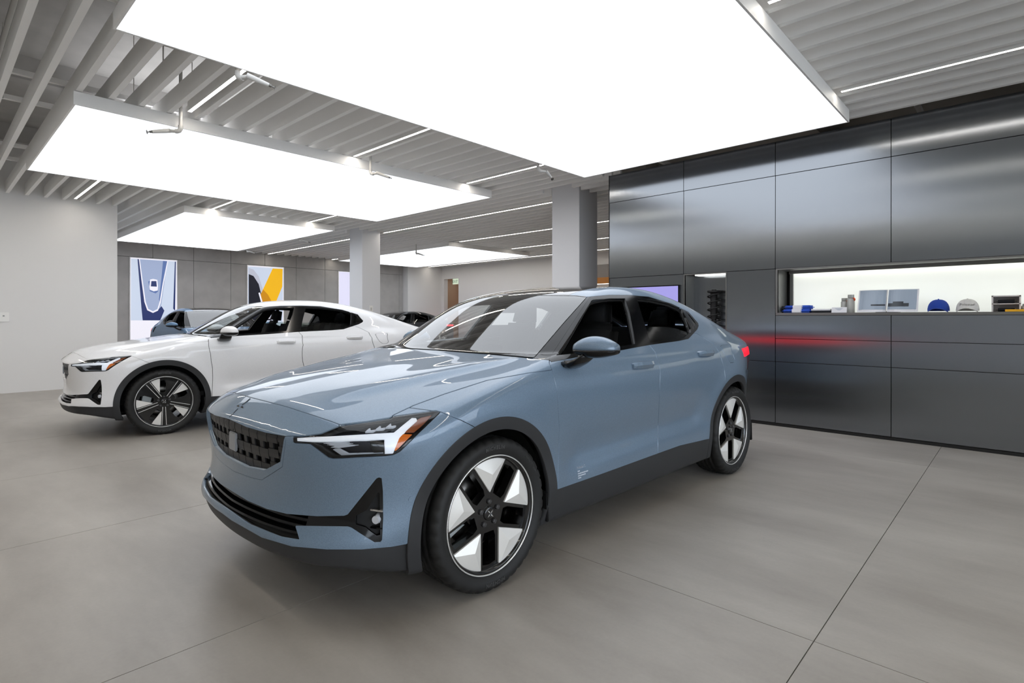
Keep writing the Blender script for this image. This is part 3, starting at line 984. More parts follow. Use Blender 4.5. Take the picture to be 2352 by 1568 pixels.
# wheel openings, then everything else is partitioned out of the same surface
for _cx in (0.0, -2.735):
    cut(circ(_cx, .405), 0)
P_dlo = cut(pxp(PX_DLO), .001, 2)
P_ws = cut(both(pxp(PX_WS), lambda V: V[:, 2] - 1.03), .002, 2)
P_apil = cut(pxp(PX_APIL), .001)
x_ws = lambda y: -1.035 - .17 * y * y * .8
ROOF_POLY = [(-1.075, -.2), (-1.075, 0), (-1.08, .2), (-1.10, .40), (-1.112, .478), (-1.30, .492), (-1.7, .502), (-2.2, .49), (-2.42, .47), (-2.42, -.2)]
P_roof = cut(lambda V: np.minimum(poly_sd(V[:, :2], ROOF_POLY), V[:, 2] - 1.25), .002)
P_header = cut(lambda V: np.minimum(poly_sd(V[:, :2], [(-.9, -.2), (-1.08, -.2), (-1.10, .40), (-1.112, .478), (-1.135, .6), (-1.0, .7), (-.9, .5)]), V[:, 2] - 1.36), 0)
P_rglass = cut(lambda V: np.minimum(poly_sd(V[:, :2], [(-2.50, -.2), (-2.50, .44), (-2.9, .50), (-3.28, .52), (-3.34, .30), (-3.35, -.2)]), V[:, 2] - 1.08), .002)
P_hl = cut(pxp(PX_HL), .002, 2)
P_grille = cut(both(pxp(PX_GRILLE, False), lambda V: V[:, 0] - .4), .0, 2)
P_cap = cut(both(pxp(PX_CAP, False), lambda V: V[:, 0] - .4), .002, 2)
P_chin = cut(both(pxp(PX_CHIN, False), lambda V: V[:, 0] - .4), .0015, 2)
P_intake = cut(both(pxp(PX_INTAKE, False), lambda V: V[:, 0] - .35), .0, 2)
P_hood = cut(both(pxp(PX_HOOD, False), lambda V: V[:, 2] - .75), .0022, 2)
P_arch_f = cut(circ(0, .463), .001)
P_arch_r = cut(circ(-2.735, .460), .001)
P_val = cut(both(pxp(PX_VAL, False), lambda V: V[:, 0] - .25), .001, 2)
P_sill = cut(both(pxp(PX_SILL, False), lambda V: V[:, 1] - .5), .001, 2)
P_under = cut(lambda V: .222 + .07 * sstep(.35, .75, V[:, 0]) - V[:, 2], 0)
P_bumper = cut(both(pxp(PX_BUMPER, False), lambda V: V[:, 0] - .1), .002)
P_fdoor = cut(both(pxp(PX_FDOOR), lambda V: V[:, 1] - .5), .0022, 2)
P_rdoor = cut(both(pxp(PX_RDOOR), lambda V: V[:, 1] - .5), .0022, 2)
P_fender = cut(lambda V: np.minimum(V[:, 0] + .60, V[:, 1] - .3), 0)
P_fuel = cut(pxp(PX_FUEL), .002, 2)
P_tail = cut(lambda V: np.minimum(np.minimum(.035 - np.abs(V[:, 2] - .985 + .05 * sstep(.7, .85, V[:, 1]) * 0), -3.02 - V[:, 0]), 9), .001)
P_tailside = cut(lambda V: np.minimum(np.minimum(.075 - np.abs(V[:, 2] - .90), -3.16 - V[:, 0]), V[:, 1] - .60), .001)
P_gate = cut(lambda V: np.minimum(poly_sd(V[:, :2], [(-2.45, -.2), (-2.45, .50), (-3.0, .56), (-3.35, .60), (-3.9, .62), (-3.9, -.2)]), V[:, 2] - .60), .002)
P_rval = cut(lambda V: np.minimum(.42 - V[:, 2], -2.95 - V[:, 0]), .001)
P_rbump = cut(lambda V: np.minimum(np.minimum(.80 - V[:, 2], -3.05 - V[:, 0]), 9), .002)
P_side = (REM[0], REM[1])

add_part('hood', 'hood', patch_mesh('hood', P_hood, side='B'), 'PAINT')
add_part('nose', 'nose_panel', patch_mesh('nose_panel', P_cap, side='B', skirt=.016), 'PAINT')
add_part('chin', 'grille_surround', patch_mesh('grille_surround', P_chin, side='B', skirt=.03), 'PAINT')
add_part('bumper', 'front_bumper', patch_mesh('front_bumper', P_bumper, side='B', skirt=.022), 'PAINT')
add_part('valance', 'front_lower_valance', patch_mesh('front_lower_valance', P_val, off=-.012, side='B', skirt=.02), 'clad', label='dark grey plastic lower valance')
lr_parts('fender', 'fender', P_fender, 'PAINT')
lr_parts('fdoor', 'front_door', P_fdoor, 'PAINT')
lr_parts('rdoor', 'rear_door', P_rdoor, 'PAINT')
lr_parts('bodyside', 'body_side', P_side, 'PAINT')
lr_parts('fuel', 'charge_flap', P_fuel, 'PAINT', level=1)
lr_parts('arch_f', 'wheel_arch_trim', P_arch_f, 'clad', off=.004, skirt=.03, label='dark grey plastic arch trim')
lr_parts('arch_r', 'wheel_arch_trim', P_arch_r, 'clad', off=.004, skirt=.03, label='dark grey plastic arch trim')
lr_parts('sill', 'side_sill', P_sill, 'clad', off=.002, skirt=.03, label='dark grey plastic sill')
add_part('under', 'underbody', patch_mesh('underbody', P_under, side='B', skirt=0), 'liner')
add_part('tailbar', 'tail_light', patch_mesh('tail_light', P_tail, side='B', off=.004, skirt=.01), 'tail_red', label='glowing red full-width light bar')
lr_parts('tailside', 'tail_light', P_tailside, 'tail_dark', off=.002, level=1)
add_part('gate', 'tailgate', patch_mesh('tailgate', P_gate, side='B'), 'PAINT')
add_part('rbump', 'rear_bumper', patch_mesh('rear_bumper', P_rbump, side='B'), 'PAINT')
add_part('rval', 'rear_lower_valance', patch_mesh('rear_lower_valance', P_rval, side='B'), 'clad')
add_part('roof', 'glass_roof', patch_mesh('glass_roof', P_roof, side='B'), 'ROOF', label='dark panoramic glass roof')
add_part('header', 'roof_header', patch_mesh('roof_header', P_header, side='B', skirt=.005), 'ROOF')
add_part('rglass', 'rear_window', patch_mesh('rear_window', P_rglass, side='B', skirt=0), 'glass_privacy')
add_part('ws', 'windshield', patch_mesh('windshield', P_ws, side='B', skirt=0), 'glass_clear')
_fr = sub(P_ws, lambda V: -sd_px(V, PX_WSIN, False), 2)
add_part('frit', 'windshield_border', patch_mesh('windshield_border', _fr, side='B', off=-.006, skirt=.004), 'black_matt', 'ws')
lr_parts('apil', 'a_pillar_trim', P_apil, 'black_gloss', skirt=.02)
# side window surround (black), with real openings for both doors and the fixed quarter light
_ring = sub(P_dlo, lambda V: -np.maximum.reduce([sd_px(V, PX_FWIN, False), sd_px(V, PX_RWIN, False), sd_px(V, PX_QWIN, False)]), 2)
lr_parts('wtrim', 'window_surround', _ring, 'black_gloss', skirt=.045)
_rg = sub(P_dlo, lambda V: np.minimum(sd_px(V, PX_RWIN, False), sd_px(V, PX_RGLASS, False)), 2)
lr_parts('rwin', 'rear_side_window', _rg, 'glass_side', off=-.02, skirt=0, label='half-lowered tinted rear side window')
_qg = sub(P_dlo, lambda V: sd_px(V, PX_QWIN, False), 2)
lr_parts('qwin', 'quarter_window', _qg, 'glass_privacy', off=-.004, skirt=0)

# inner lining: the same body surface set inwards, open at the glass
_VL, _TL = HALF
_open = lambda V: -np.maximum.reduce([sd_px(V, PX_FWIN), sd_px(V, PX_RWIN), sd_px(V, PX_QWIN),
                                      np.minimum(sd_px(V, PX_WSIN), V[:, 2] - 1.06),
                                      np.minimum(poly_sd(V[:, :2], [(-2.50, -.2), (-2.50, .42), (-3.28, .50), (-3.34, -.2)]), V[:, 2] - 1.08),
                                      circ(0, .42)(V), circ(-2.735, .42)(V),
                                      np.minimum(sd_px(V, PX_GRILLE, False), V[:, 0] - .4), np.minimum(sd_px(V, PX_INTAKE, False), V[:, 0] - .35),
                                      np.minimum(sd_px(V, PX_HL, False), V[:, 0] - .2)])
_VL, _TL = clip(_VL, _TL, _open(_VL))
add_part('lining', 'inner_lining', patch_mesh('inner_lining', (_VL, _TL), side='B', off=-.018, skirt=.02), 'liner')

# ---- recesses behind the front openings
add_part('grille', 'grille', patch_mesh('grille', P_grille, side='B', off=-.055, skirt=0), 'grille_hole', label='black grille with offset square openings')
add_part('intake', 'lower_intake', patch_mesh('lower_intake', P_intake, side='B', off=-.045, skirt=0), 'black_matt')
_band = sub(P_intake, lambda V: np.minimum(V[:, 1] - .600, 9), 1)
_fogw = sub(_band, lambda V: -sd_px(V, [(868, 1132), (872, 1134), (874, 1230), (866, 1232), (838, 1212), (815, 1206), (815, 1186), (842, 1172)], False), 2)
lr_parts('fogp', 'fog_lamp_surround', _fogw, 'black_gloss', off=-.008, skirt=.035)


def box_verts(cx, cy, cz, sx, sy, sz):
    v = [(cx + a * sx / 2, cy + b * sy / 2, cz + c * sz / 2) for a in (-1, 1) for b in (-1, 1) for c in (-1, 1)]
    f = [(0, 1, 3, 2), (4, 6, 7, 5), (0, 4, 5, 1), (2, 3, 7, 6), (0, 2, 6, 4), (1, 5, 7, 3)]
    return v, f


def py_mesh(name, v, f, smooth=False, bevel=0.0):
    me = bpy.data.meshes.new(name); me.from_pydata([tuple(map(float, p)) for p in v], [], [tuple(map(int, q)) for q in f])
    if bevel > 0:
        bm = bmesh.new(); bm.from_mesh(me)
        bmesh.ops.bevel(bm, geom=[e for e in bm.edges if e.is_manifold and e.calc_face_angle(0) > .5], offset=bevel, segments=2, affect='EDGES', clamp_overlap=True)
        bm.to_mesh(me); bm.free()
    bm = bmesh.new(); bm.from_mesh(me); bmesh.ops.recalc_face_normals(bm, faces=bm.faces); bm.to_mesh(me); bm.free()
    if smooth:
        me.polygons.foreach_set('use_smooth', [True] * len(me.polygons))
    me.update()
    return me


def slab(name, quad, thick, push=None):
    """closed plate from an outline on the car, thickened inwards along x"""
    q = np.array(quad, float); n = len(q)
    b = q.copy(); b[:, 0] -= thick
    v = np.concatenate([q, b])
    f = [tuple(range(n)), tuple(range(2 * n - 1, n - 1, -1))] + [(i, i + n, (i + 1) % n + n, (i + 1) % n) for i in range(n)]
    return py_mesh(name, v, f)


# grille: columns of tiles with square openings between the rows
NCOL = 13
_gy = np.linspace(0, .6, 41); _gz = np.linspace(.55, .85, 41)
_gX = surf_x(_gy[:, None] + 0 * _gz, _gz[None, :] + 0 * _gy[:, None])


def gsx(y, z):
    a = np.clip((abs(y)) / .015, 0, 39.99); b = np.clip((z - .55) / .0075, 0, 39.99)
    i, j = int(a), int(b); a -= i; b -= j
    return float((_gX[i, j] * (1 - b) + _gX[i, j + 1] * b) * (1 - a) + (_gX[i + 1, j] * (1 - b) + _gX[i + 1, j + 1] * b) * a)


_gtop = lambda y: .790 - .06 * y * y
_gbot = lambda y: .612 + max(0, abs(y) - .34) * .40
_tile_i = 0
for i in range(NCOL):
    y0 = -.505 + i * 1.01 / NCOL; y1 = y0 + 1.01 / NCOL
    ym = (y0 + y1) / 2; zt = _gtop(ym) + .012; zb = _gbot(ym)
    if abs(ym) > .45: zb += .012
    H_ = zt - zb
    rows = [(zt, zt - .27 * H_), (zt - .45 * H_, zt - .68 * H_), (zt - .82 * H_, zb - .004)]
    for (za, zc) in rows:
        g = .0025
        pts = []
        for (yy, zz) in ((y0 + g, za), (y1 - g, za), (y1 - g, (za + zc) / 2), (y1 - g, zc), (y0 + g, zc), (y0 + g, (za + zc) / 2)):
            mid = abs(zz - (za + zc) / 2) < 1e-6
            pts.append((gsx(yy, zz) - (.018 if mid else .019), yy, zz))
        add_part('gt%d' % _tile_i, 'grille_tile', slab('grille_tile', pts, .006), 'grille_plastic', 'grille', level=1); _tile_i += 1
    # narrow upright bar on one edge of the column
    pts = []
    for (yy, zz) in ((y0 + .0025, zt), (y0 + .031, zt), (y0 + .031, zb), (y0 + .0025, zb)):
        pts.append((gsx(yy, zz) - .021, yy, zz))
    add_part('gb%d' % i, 'grille_bar', slab('grille_bar', pts, .006), 'grille_plastic', 'grille', level=1)
_gx = float(surf_x(0, .70))
v, f = box_verts(_gx - .016, 0, .700, .012, .085, .088)
add_part('gcam', 'radar_cover', py_mesh('radar_cover', v, f, bevel=.004), 'sensor_grey', 'grille', 'small light grey square sensor cover', level=1)
v, f = box_verts(_gx - .018, 0, .757, .016, .04, .022)
add_part('gcam2', 'front_camera', py_mesh('front_camera', v, f, bevel=.006), 'grille_plastic', 'grille', level=1)

# intake slats
for k, (zz, yy1) in enumerate(((.440, .60), (.415, .61), (.390, .615))):
    ys = np.linspace(-yy1, yy1, 31)
    zz_ = zz + 0 * ys + .012 * np.abs(ys)
    xs = surf_x(np.abs(ys), zz_) - .022
    v = []; f = []
    for j in range(len(ys)):
        v += [(xs[j], ys[j], zz_[j] + .006), (xs[j] + .004, ys[j], zz_[j] - .002), (xs[j] - .03, ys[j], zz_[j] - .004), (xs[j] - .03, ys[j], zz_[j] + .008)]
        if j:
            a = 4 * (j - 1); b = 4 * j
            f += [(a + q, a + (q + 1) % 4, b + (q + 1) % 4, b + q) for q in range(4)]
    f += [(0, 1, 2, 3), tuple(4 * (len(ys) - 1) + q for q in (3, 2, 1, 0))]
    add_part('is%d' % k, 'intake_slat', py_mesh('intake_slat', v, f), 'black_gloss', 'intake', level=1)

# ---- headlights
lr_parts('hl', 'headlight', P_hl, 'glass_lens', skirt=0, label='headlight with hammer-shaped white light bar')
lr_parts('hlback', 'lamp_housing', sub(P_hl, lambda V: V[:, 0] * 0 + 1), 'lamp_inner', 'hl', off=-.035, skirt=0)
_hlr = sub(P_hl, lambda V: -sd_px(V, [(680, 1004), (738, 999), (785, 981), (850, 971), (905, 962), (998, 947), (948, 1003), (915, 1036), (902, 1043), (768, 1049), (714, 1015), (680, 1013)], False), 2)
lr_parts('hledge', 'lamp_edge', _hlr, 'black_gloss', 'hl', off=-.002, skirt=.035)
PX_BAR = [(677, 1003.5), (760, 999.5), (905, 991.5), (922, 977), (946, 957), (956, 957.5), (958, 963), (936, 984), (918, 1004), (903, 1044), (884.5, 1046), (884, 1006), (860, 1007), (677, 1014)]
_bar = sub(P_hl, lambda V: sd_px(V, PX_BAR, False), 2)
lr_parts('hlbar', 'light_bar', _bar, 'lamp_white', 'hl', off=-.006, skirt=.016)
_am1 = sub(P_hl, lambda V: sd_px(V, [(922, 995), (948, 996), (912, 1035), (907, 1037)], False), 2)
lr_parts('hlam', 'turn_signal', _am1, 'amber', 'hl', off=-.008, skirt=.012, label='amber turn signal')
_am2 = sub(P_hl, lambda V: sd_px(V, [(925, 988), (944, 969), (966, 955), (992, 949), (972, 972), (953, 990)], False), 2)
lr_parts('hlam2', 'turn_signal', _am2, 'amber_dark', 'hl', off=-.010, skirt=.012, label='dark amber reflector')
for k, (a, b) in enumerate((((733, 1017.5), (805, 1013)), ((742, 1023), (812, 1018)), ((751, 1029), (822, 1023.5)))):
    _sp = sub(P_hl, lambda V, a=a, b=b: sd_px(V, [a, (b[0] - 30, b[1] - 1), b, (b[0] - 18, b[1] + 3.4), (a[0] + 22, a[1] + 2.4)], False), 2)
    lr_parts('hlsp%d' % k, 'lamp_blade', _sp, 'lamp_silver', 'hl', off=-.016, skirt=.012, level=1)
_lb = sub(P_hl, lambda V: sd_px(V, [(760, 1034), (775, 1033), (798, 1045), (882, 1043.5), (882, 1046.5), (782, 1048.5)], False), 2)
lr_parts('hlsp9', 'lamp_blade', _lb, 'lamp_silver', 'hl', off=-.014, skirt=.012, level=1)
for k in range(3):
    x0 = 838 + 24 * k; y0 = 986 - 5.0 * k
    _ub = sub(P_hl, lambda V: sd_px(V, [(x0, y0), (x0 + 12, y0 - 10), (x0 + 13, y0 - 3), (x0 + 26, y0 - 5), (x0 + 18, y0 - .5)], False), 2)
    lr_parts('hlub%d' % k, 'lamp_blade', _ub, 'lamp_silver', 'hl', off=-.012, skirt=.01, level=1)
_pj = sub(P_hl, lambda V: sd_px(V, [(850, 1010), (882, 1008), (882, 1041), (858, 1042), (852, 1030)], False), 2)
lr_parts('hlpj', 'projector_lamp', _pj, 'black_gloss', 'hl', off=-.012, skirt=.03, level=1)


def disc_mesh(name, r, depth, n=24, r2=None):
    v = [(0, r * math.cos(2 * math.pi * i / n), r * math.sin(2 * math.pi * i / n)) for i in range(n)]
    r2 = r if r2 is None else r2
    v += [(-depth, r2 * math.cos(2 * math.pi * i / n), r2 * math.sin(2 * math.pi * i / n)) for i in range(n)]
    f = [tuple(range(n)), tuple(range(2 * n - 1, n - 1, -1))] + [(i, i + n, (i + 1) % n + n, (i + 1) % n) for i in range(n)]
    return py_mesh(name, v, f)


# fog lamp, parking sensors
_fp = pix_hit(856, 1196)
for s, k in ((1, 'l'), (-1, 'r')):
    add_part('fog_' + k, 'fog_lamp', disc_mesh('fog_lamp', .016, .05, r2=.024), 'lamp_silver', None, 'small round clear fog lamp', (_fp[0] - .012, s * _fp[1], _fp[2]), (0, 0, s * .45), 1)
    for q, dz in enumerate((.036, -.036)):
        v, f = box_verts(0, 0, 0, .022, .060, .007)
        add_part('fogbar%d_%s' % (q, k), 'fog_lamp_fin', py_mesh('fog_lamp_fin', v, f, bevel=.002), 'chrome' if q == 0 else 'black_gloss', 'fog_' + k, None, (-.018, s * .0, dz), (0, 0, 0), 1)
    sp = pix_hit(944, 1146); sn = normals(sp[None])[0]
    add_part('psens_' + k, 'parking_sensor', disc_mesh('parking_sensor', .011, .004, 20), 'sensor_grey' if False else 'PAINT', None, None, (sp[0] + sn[0] * .003, s * (sp[1] + sn[1] * .003), sp[2]), (0, 0, s * math.atan2(sn[1], sn[0])), 1)

# emblem: four thin blades of a star lying on the nose panel
_ex = .818
def emb(y, dx):
    return (_ex + dx, y, float(surf_z(_ex + dx, y)) + .004)
for k, (a, w) in enumerate((((.048, 0), .006), ((-.048, 0), .006), ((0, .042), .005), ((0, -.042), .005))):
    tip = np.array(a); n_ = np.array([-a[1], a[0]]) / np.hypot(*a); b_ = tip / np.hypot(*tip) * .009
    pts = [emb(b_[1], b_[0]), emb(tip[1] * .6 + n_[1] * w, tip[0] * .6 + n_[0] * w), emb(tip[1], tip[0])] if k % 2 == 0 else [emb(b_[1], b_[0]), emb(tip[1], tip[0]), emb(tip[1] * .6 - n_[1] * w, tip[0] * .6 - n_[0] * w)]
    pts = np.array(pts); lo = pts.copy(); lo[:, 2] -= .006
    add_part('emb%d' % k, 'emblem_blade', py_mesh('emblem_blade', np.concatenate([pts, lo]), [(0, 1, 2), (5, 4, 3), (0, 3, 4, 1), (1, 4, 5, 2), (2, 5, 3, 0)]), 'EMBLEM', 'nose', level=1)

# ---- door handles
def handle_mesh():
    L = .115
    st = [(-L, .012, .016, 0), (-L * .85, .034, .022, .002), (-L * .5, .048, .022, .004), (0, .050, .021, .006), (L * .55, .048, .020, .006), (L * .85, .036, .018, .004), (L, .014, .013, .002)]
    v, f = [], []
    for (x, d, h, dz) in st:
        v += [(x, -.01, h + dz), (x, d * .75, h + dz), (x, d, h * .1 + dz), (x, d * .7, -h + dz), (x, -.01, -h + dz)]
    for i in range(len(st) - 1):
        for q in range(5):
            a = i * 5 + q; b = i * 5 + (q + 1) % 5
            f.append((a, b, b + 5, a + 5))
    f += [(0, 1, 2, 3, 4), tuple(5 * (len(st) - 1) + q for q in (4, 3, 2, 1, 0))]
    return py_mesh('door_handle', v, f)
_hm = handle_mesh()
for nm, uv, par in (('hdf', (1475, 839), 'fdoor'), ('hdr', (1619, 812), 'rdoor')):
    p = pix_hit(*uv); n = normals(p[None])[0]
    for s, k in ((1, 'l'), (-1, 'r')):
        add_part(nm + '_' + k, 'door_handle', _hm, 'PAINT', par + '_' + k, None, (p[0], s * p[1], p[2]), (.10 * 0, 0, s * (math.atan2(n[1], n[0]) - math.pi / 2)), 1, (1, s, 1))

# ---- door mirrors
def loft(name, secs, smooth=True, cap=True):
    """secs: list of closed rings with equal counts"""
    n = len(secs[0]); v = [p for s in secs for p in s]; f = []
    for i in range(len(secs) - 1):
        for q in range(n):
            f.append((i * n + q, i * n + (q + 1) % n, (i + 1) * n + (q + 1) % n, (i + 1) * n + q))
    if cap:
        f += [tuple(range(n)), tuple((len(secs) - 1) * n + q for q in range(n - 1, -1, -1))]
    return py_mesh(name, v, f, smooth)


def sup(n, a, b, e=2.6, ph=0):
    o = []
    for i in range(n):
        t = 2 * math.pi * i / n + ph
        c, s = math.cos(t), math.sin(t)
        o.append((a * math.copysign(abs(c) ** (2 / e), c), b * math.copysign(abs(s) ** (2 / e), s)))
    return o
# housing runs outwards (y), sections in x-z; upper half painted cap, lower half black
def mirror_half(upper):
    secs = []
    for t in np.linspace(0, 1, 11):
        y = .955 + .205 * t
        w = .082 * (1 - .55 * t ** 3) * (1 - .35 * (1 - t) ** 4)
        hgt = .088 * (1 - .62 * t ** 2.4) * (1 - .55 * (1 - t) ** 3)
        xc = -.60 - .055 * t
        ring = []
        for i in range(25):
            a = math.pi * i / 24
            c, s = math.cos(a), math.sin(a)
            px_ = xc + w * math.copysign(abs(c) ** .8, c)
            if upper: ring.append((px_, y, 1.118 + hgt * abs(s) ** .8))
            else: ring.append((px_, y, 1.1165 - hgt * .60 * abs(s) ** .7))
        if not upper: ring = ring[::-1]
        secs.append(ring)
    return loft('mirror_cap' if upper else 'side_mirror', secs)
_mu = mirror_half(True); _ml = mirror_half(False)
_ft = loft('mirror_foot', [[(-.60 + sx, y, z + sz) for sx, sz in sup(12, a, b)] for (y, z, a, b) in ((.885, 1.035, .075, .022), (.93, 1.035, .072, .024), (.975, 1.055, .066, .022), (1.02, 1.085, .062, .018))])
_mg = py_mesh('mirror_glass', [(-.682, .975, 1.09), (-.69, 1.13, 1.10), (-.69, 1.12, 1.15), (-.682, .98, 1.175)], [(0, 1, 2, 3)])
for s, k in ((1, 'l'), (-1, 'r')):
    add_part('mir_' + k, 'side_mirror', _ml, 'black_gloss', None, None, scale=(1, s, 1))
    add_part('mircap_' + k, 'mirror_cap', _mu, 'PAINT', 'mir_' + k)
    add_part('mirfoot_' + k, 'mirror_foot', _ft, 'black_gloss', 'mir_' + k)

# ---- wheels (disc plane faces +y, centre at origin)
def lathe(name, prof, n=72, close=True, smooth=True):
    v, f = [], []
    m = len(prof)
    for i in range(n):
        a = 2 * math.pi * i / n
        for (r, y) in prof: v.append((r * math.cos(a), y, r * math.sin(a)))
    for i in range(n):
        j = (i + 1) % n
        for q in range(m if close else m - 1):
            q2 = (q + 1) % m
            f.append((i * m + q, j * m + q, j * m + q2, i * m + q2))
    return py_mesh(name, v, f, smooth)


def tyre_mesh():
    n = 160
    prof = [(.276, .100), (.283, .106), (.295, .115), (.315, .122), (.332, .121), (.345, .115), (.3535, .104), (.358, .090), (.360, .066), (.353, .063), (.353, .055), (.3605, .052), (.3605, .022), (.353, .019), (.353, .011), (.3605, .008)]
    prof = prof + [(r, -y) for r, y in prof[::-1]]
    v, f = [], []
    m = len(prof)
    for i in range(n):
        a = 2 * math.pi * i / n
        for (r, y) in prof:
            rr = r
            if .0850 < abs(y) < .118 and r > .343 and i % 4 == 0: rr -= .008
            if abs(y) < .07 and r > .356 and (i + int(y * 100)) % 4 == 0: rr -= .004
            v.append((rr * math.cos(a), y, rr * math.sin(a)))
    for i in range(n):
        j = (i + 1) % n
        for q in range(m):
            f.append((i * m + q, j * m + q, j * m + (q + 1) % m, i * m + (q + 1) % m))
    return py_mesh('tyre', v, f, True)


TYRE = tyre_mesh()
BARREL = lathe('rim_barrel', [(.276, .103), (.262, .098), (.255, .06), (.25, -.09), (.27, -.105), (.262, -.09), (.262, 0.0)], 96)
LIP = lathe('rim_lip', [(.2800, .103), (.2795, .108), (.2765, .110), (.2735, .108), (.2735, .100)], 128)
DISC = lathe('brake_disc', [(.175, -.005), (.175, -.03), (.08, -.03), (.08, -.005)], 64)
HUBCAP = lathe('hub_cap', [(.034, .070), (.034, .082), (.028, .086), (.001, .087), (.001, .070)], 40)
NUT = lathe('lug_nut', [(.0125, .06), (.0125, .086), (.008, .090), (.001, .090), (.001, .06)], 6, smooth=False)


def extrude2d(name, outer, holes, y0, y1):
    """plate in the x-z plane with holes, between y0 and y1 (y1 outer face)"""
    bm = bmesh.new()
    edges = []
    for loop in [outer] + holes:
        vs = [bm.verts.new((x, y1, z)) for x, z in loop]
        edges += [bm.edges.new((vs[i], vs[(i + 1) % len(vs)])) for i in range(len(vs))]
    bmesh.ops.triangle_fill(bm, edges=edges, use_beauty=True)
    fs = list(bm.faces)
    r = bmesh.ops.extrude_face_region(bm, geom=fs)
    vv = [g for g in r['geom'] if isinstance(g, bmesh.types.BMVert)]
    bmesh.ops.translate(bm, verts=vv, vec=(0, y0 - y1, 0))
    bmesh.ops.recalc_face_normals(bm, faces=bm.faces)
    me = bpy.data.meshes.new(name); bm.to_mesh(me); bm.free()
    return me


def rot2(p, a):
    return (p[0] * math.cos(a) - p[1] * math.sin(a), p[0] * math.sin(a) + p[1] * math.cos(a))


def star_blue():
    outer = [(.268 * math.cos(2 * math.pi * i / 90), .268 * math.sin(2 * math.pi * i / 90)) for i in range(90)]
    holes = []
    for k in range(5):
        a = math.radians(-90 + 72 * k) - math.pi / 2
        w = .041
        h = [(-w * .75, .088), (w * .75, .088), (w, .115), (w, .236), (0, .244), (-w, .236), (-w, .115)]
        holes.append([rot2(p, a) for p in h])
    return extrude2d('wheel', outer, holes, .030, .078)


def blade_blue():
    """faceted silver blade between two slots; pointing along +z"""
    w = .058; a = math.radians(36)
    tip = w / math.sin(a)
    R = .2735
    phi = a - math.asin(w / R)
    base = [(R * math.sin(t), R * math.cos(t)) for t in np.linspace(-phi, phi, 11)]
    y = .086
    v = [(0, y, tip + .002)] + [(bx, y, bz) for bx, bz in base] + [(0.0, y + .019, .188)]
    n = len(v); v += [(p[0], y - .012, p[2]) for p in v[:-1]]
    D = n - 1
    f = [(0, D, 1), (0, 11, D)] + [(i, D, i + 1) for i in range(1, 11)]
    f += [(0, 1, n + 1, n)] + [(i, i + 1, n + i + 1, n + i) for i in range(1, 11)] + [(11, 0, n, n + 11)]
    return py_mesh('rim_blade', v, f)


def star_white():
    outer = [(.262 * math.cos(2 * math.pi * i / 90), .262 * math.sin(2 * math.pi * i / 90)) for i in range(90)]
    holes = []
    for k in range(5):
        a = math.radians(-54 + 72 * k) - math.pi / 2
        h = [(-.012, .105), (.022, .098), (.050, .115), (.072, .20), (.05, .232), (.0, .236), (-.018, .20)]
        holes.append([rot2(p, a) for p in h])
    return extrude2d('wheel', outer, holes, .035, .080)


def blade_white(kind):
    y = .083
    if kind == 0:    # machined pair of edges along a spoke
        q = [(.010, .06), (.016, .06), (.024, .262), (.018, .262)]
    else:            # broad silver face next to the spoke
        q = [(-.032, .262), (-.078, .250), (-.118, .232), (-.040, .125), (-.024, .105)]
    v = [(x, y, z) for x, z in q] + [(x, y - .012, z) for x, z in q]
    n = len(q)
    f = [tuple(range(n - 1, -1, -1)), tuple(range(n, 2 * n))] + [(i, (i + 1) % n, (i + 1) % n + n, i + n) for i in range(n)]
    return py_mesh('rim_blade', v, f)


STAR_B, BLADE_B, STAR_W, BW0, BW1 = star_blue(), blade_blue(), star_white(), blade_white(0), blade_white(1)
BW0R = py_mesh('rim_blade', [(-p.co.x, p.co.y, p.co.z) for p in BW0.vertices], [tuple(p.vertices) for p in BW0.polygons])
_cal = []
_cv, _cf = [], []
for i in range(9):
    a = math.radians(-24 + 60 * i / 8)
    for (r, y) in ((.115, .012), (.200, .012), (.205, -.045), (.115, -.045)):
        _cv.append((r * math.cos(a), y, r * math.sin(a)))
for i in range(8):
    for q in range(4):
        _cf.append((4 * i + q, 4 * i + (q + 1) % 4, 4 * i + 4 + (q + 1) % 4, 4 * i + 4 + q))
_cf += [(0, 1, 2, 3), (35, 34, 33, 32)]
CALIPER = py_mesh('brake_caliper', _cv, _cf, bevel=.006)


def txt_mesh(name, body, size, thick, ring_r=None, ang0=0.0, spacing=1.0, bold=0.0):
    cu = bpy.data.curves.new(name, 'FONT'); cu.body = body; cu.size = size; cu.extrude = thick; cu.align_x = 'CENTER'; cu.space_character = spacing; cu.offset = bold
    cu.resolution_u = 2
    o = bpy.data.objects.new(name, cu); COL.objects.link(o)
    dg = bpy.context.evaluated_depsgraph_get(); dg.update()
    me = bpy.data.meshes.new_from_object(o.evaluated_get(dg))
    bpy.data.objects.remove(o); bpy.data.curves.remove(cu)
    me.name = name
    if ring_r:   # bend the line of letters around the wheel, facing +y
        for v in me.vertices:
            x, yy, zz = v.co
            a = ang0 + x / ring_r; r = ring_r + yy
            v.co = (r * math.cos(a), .1228 + zz, r * math.sin(a))
    return me


_t1 = txt_mesh('tyre_lettering', 'MICHELIN', .024, .0012, .310, math.radians(90), 1.15, .0008)
_t2 = txt_mesh('tyre_lettering', 'MICHELIN', .024, .0012, .310, math.radians(270), 1.15, .0008)
_t3 = txt_mesh('tyre_lettering', 'PRIMACY TOUR', .015, .0009, .314, math.radians(141), 1.1)


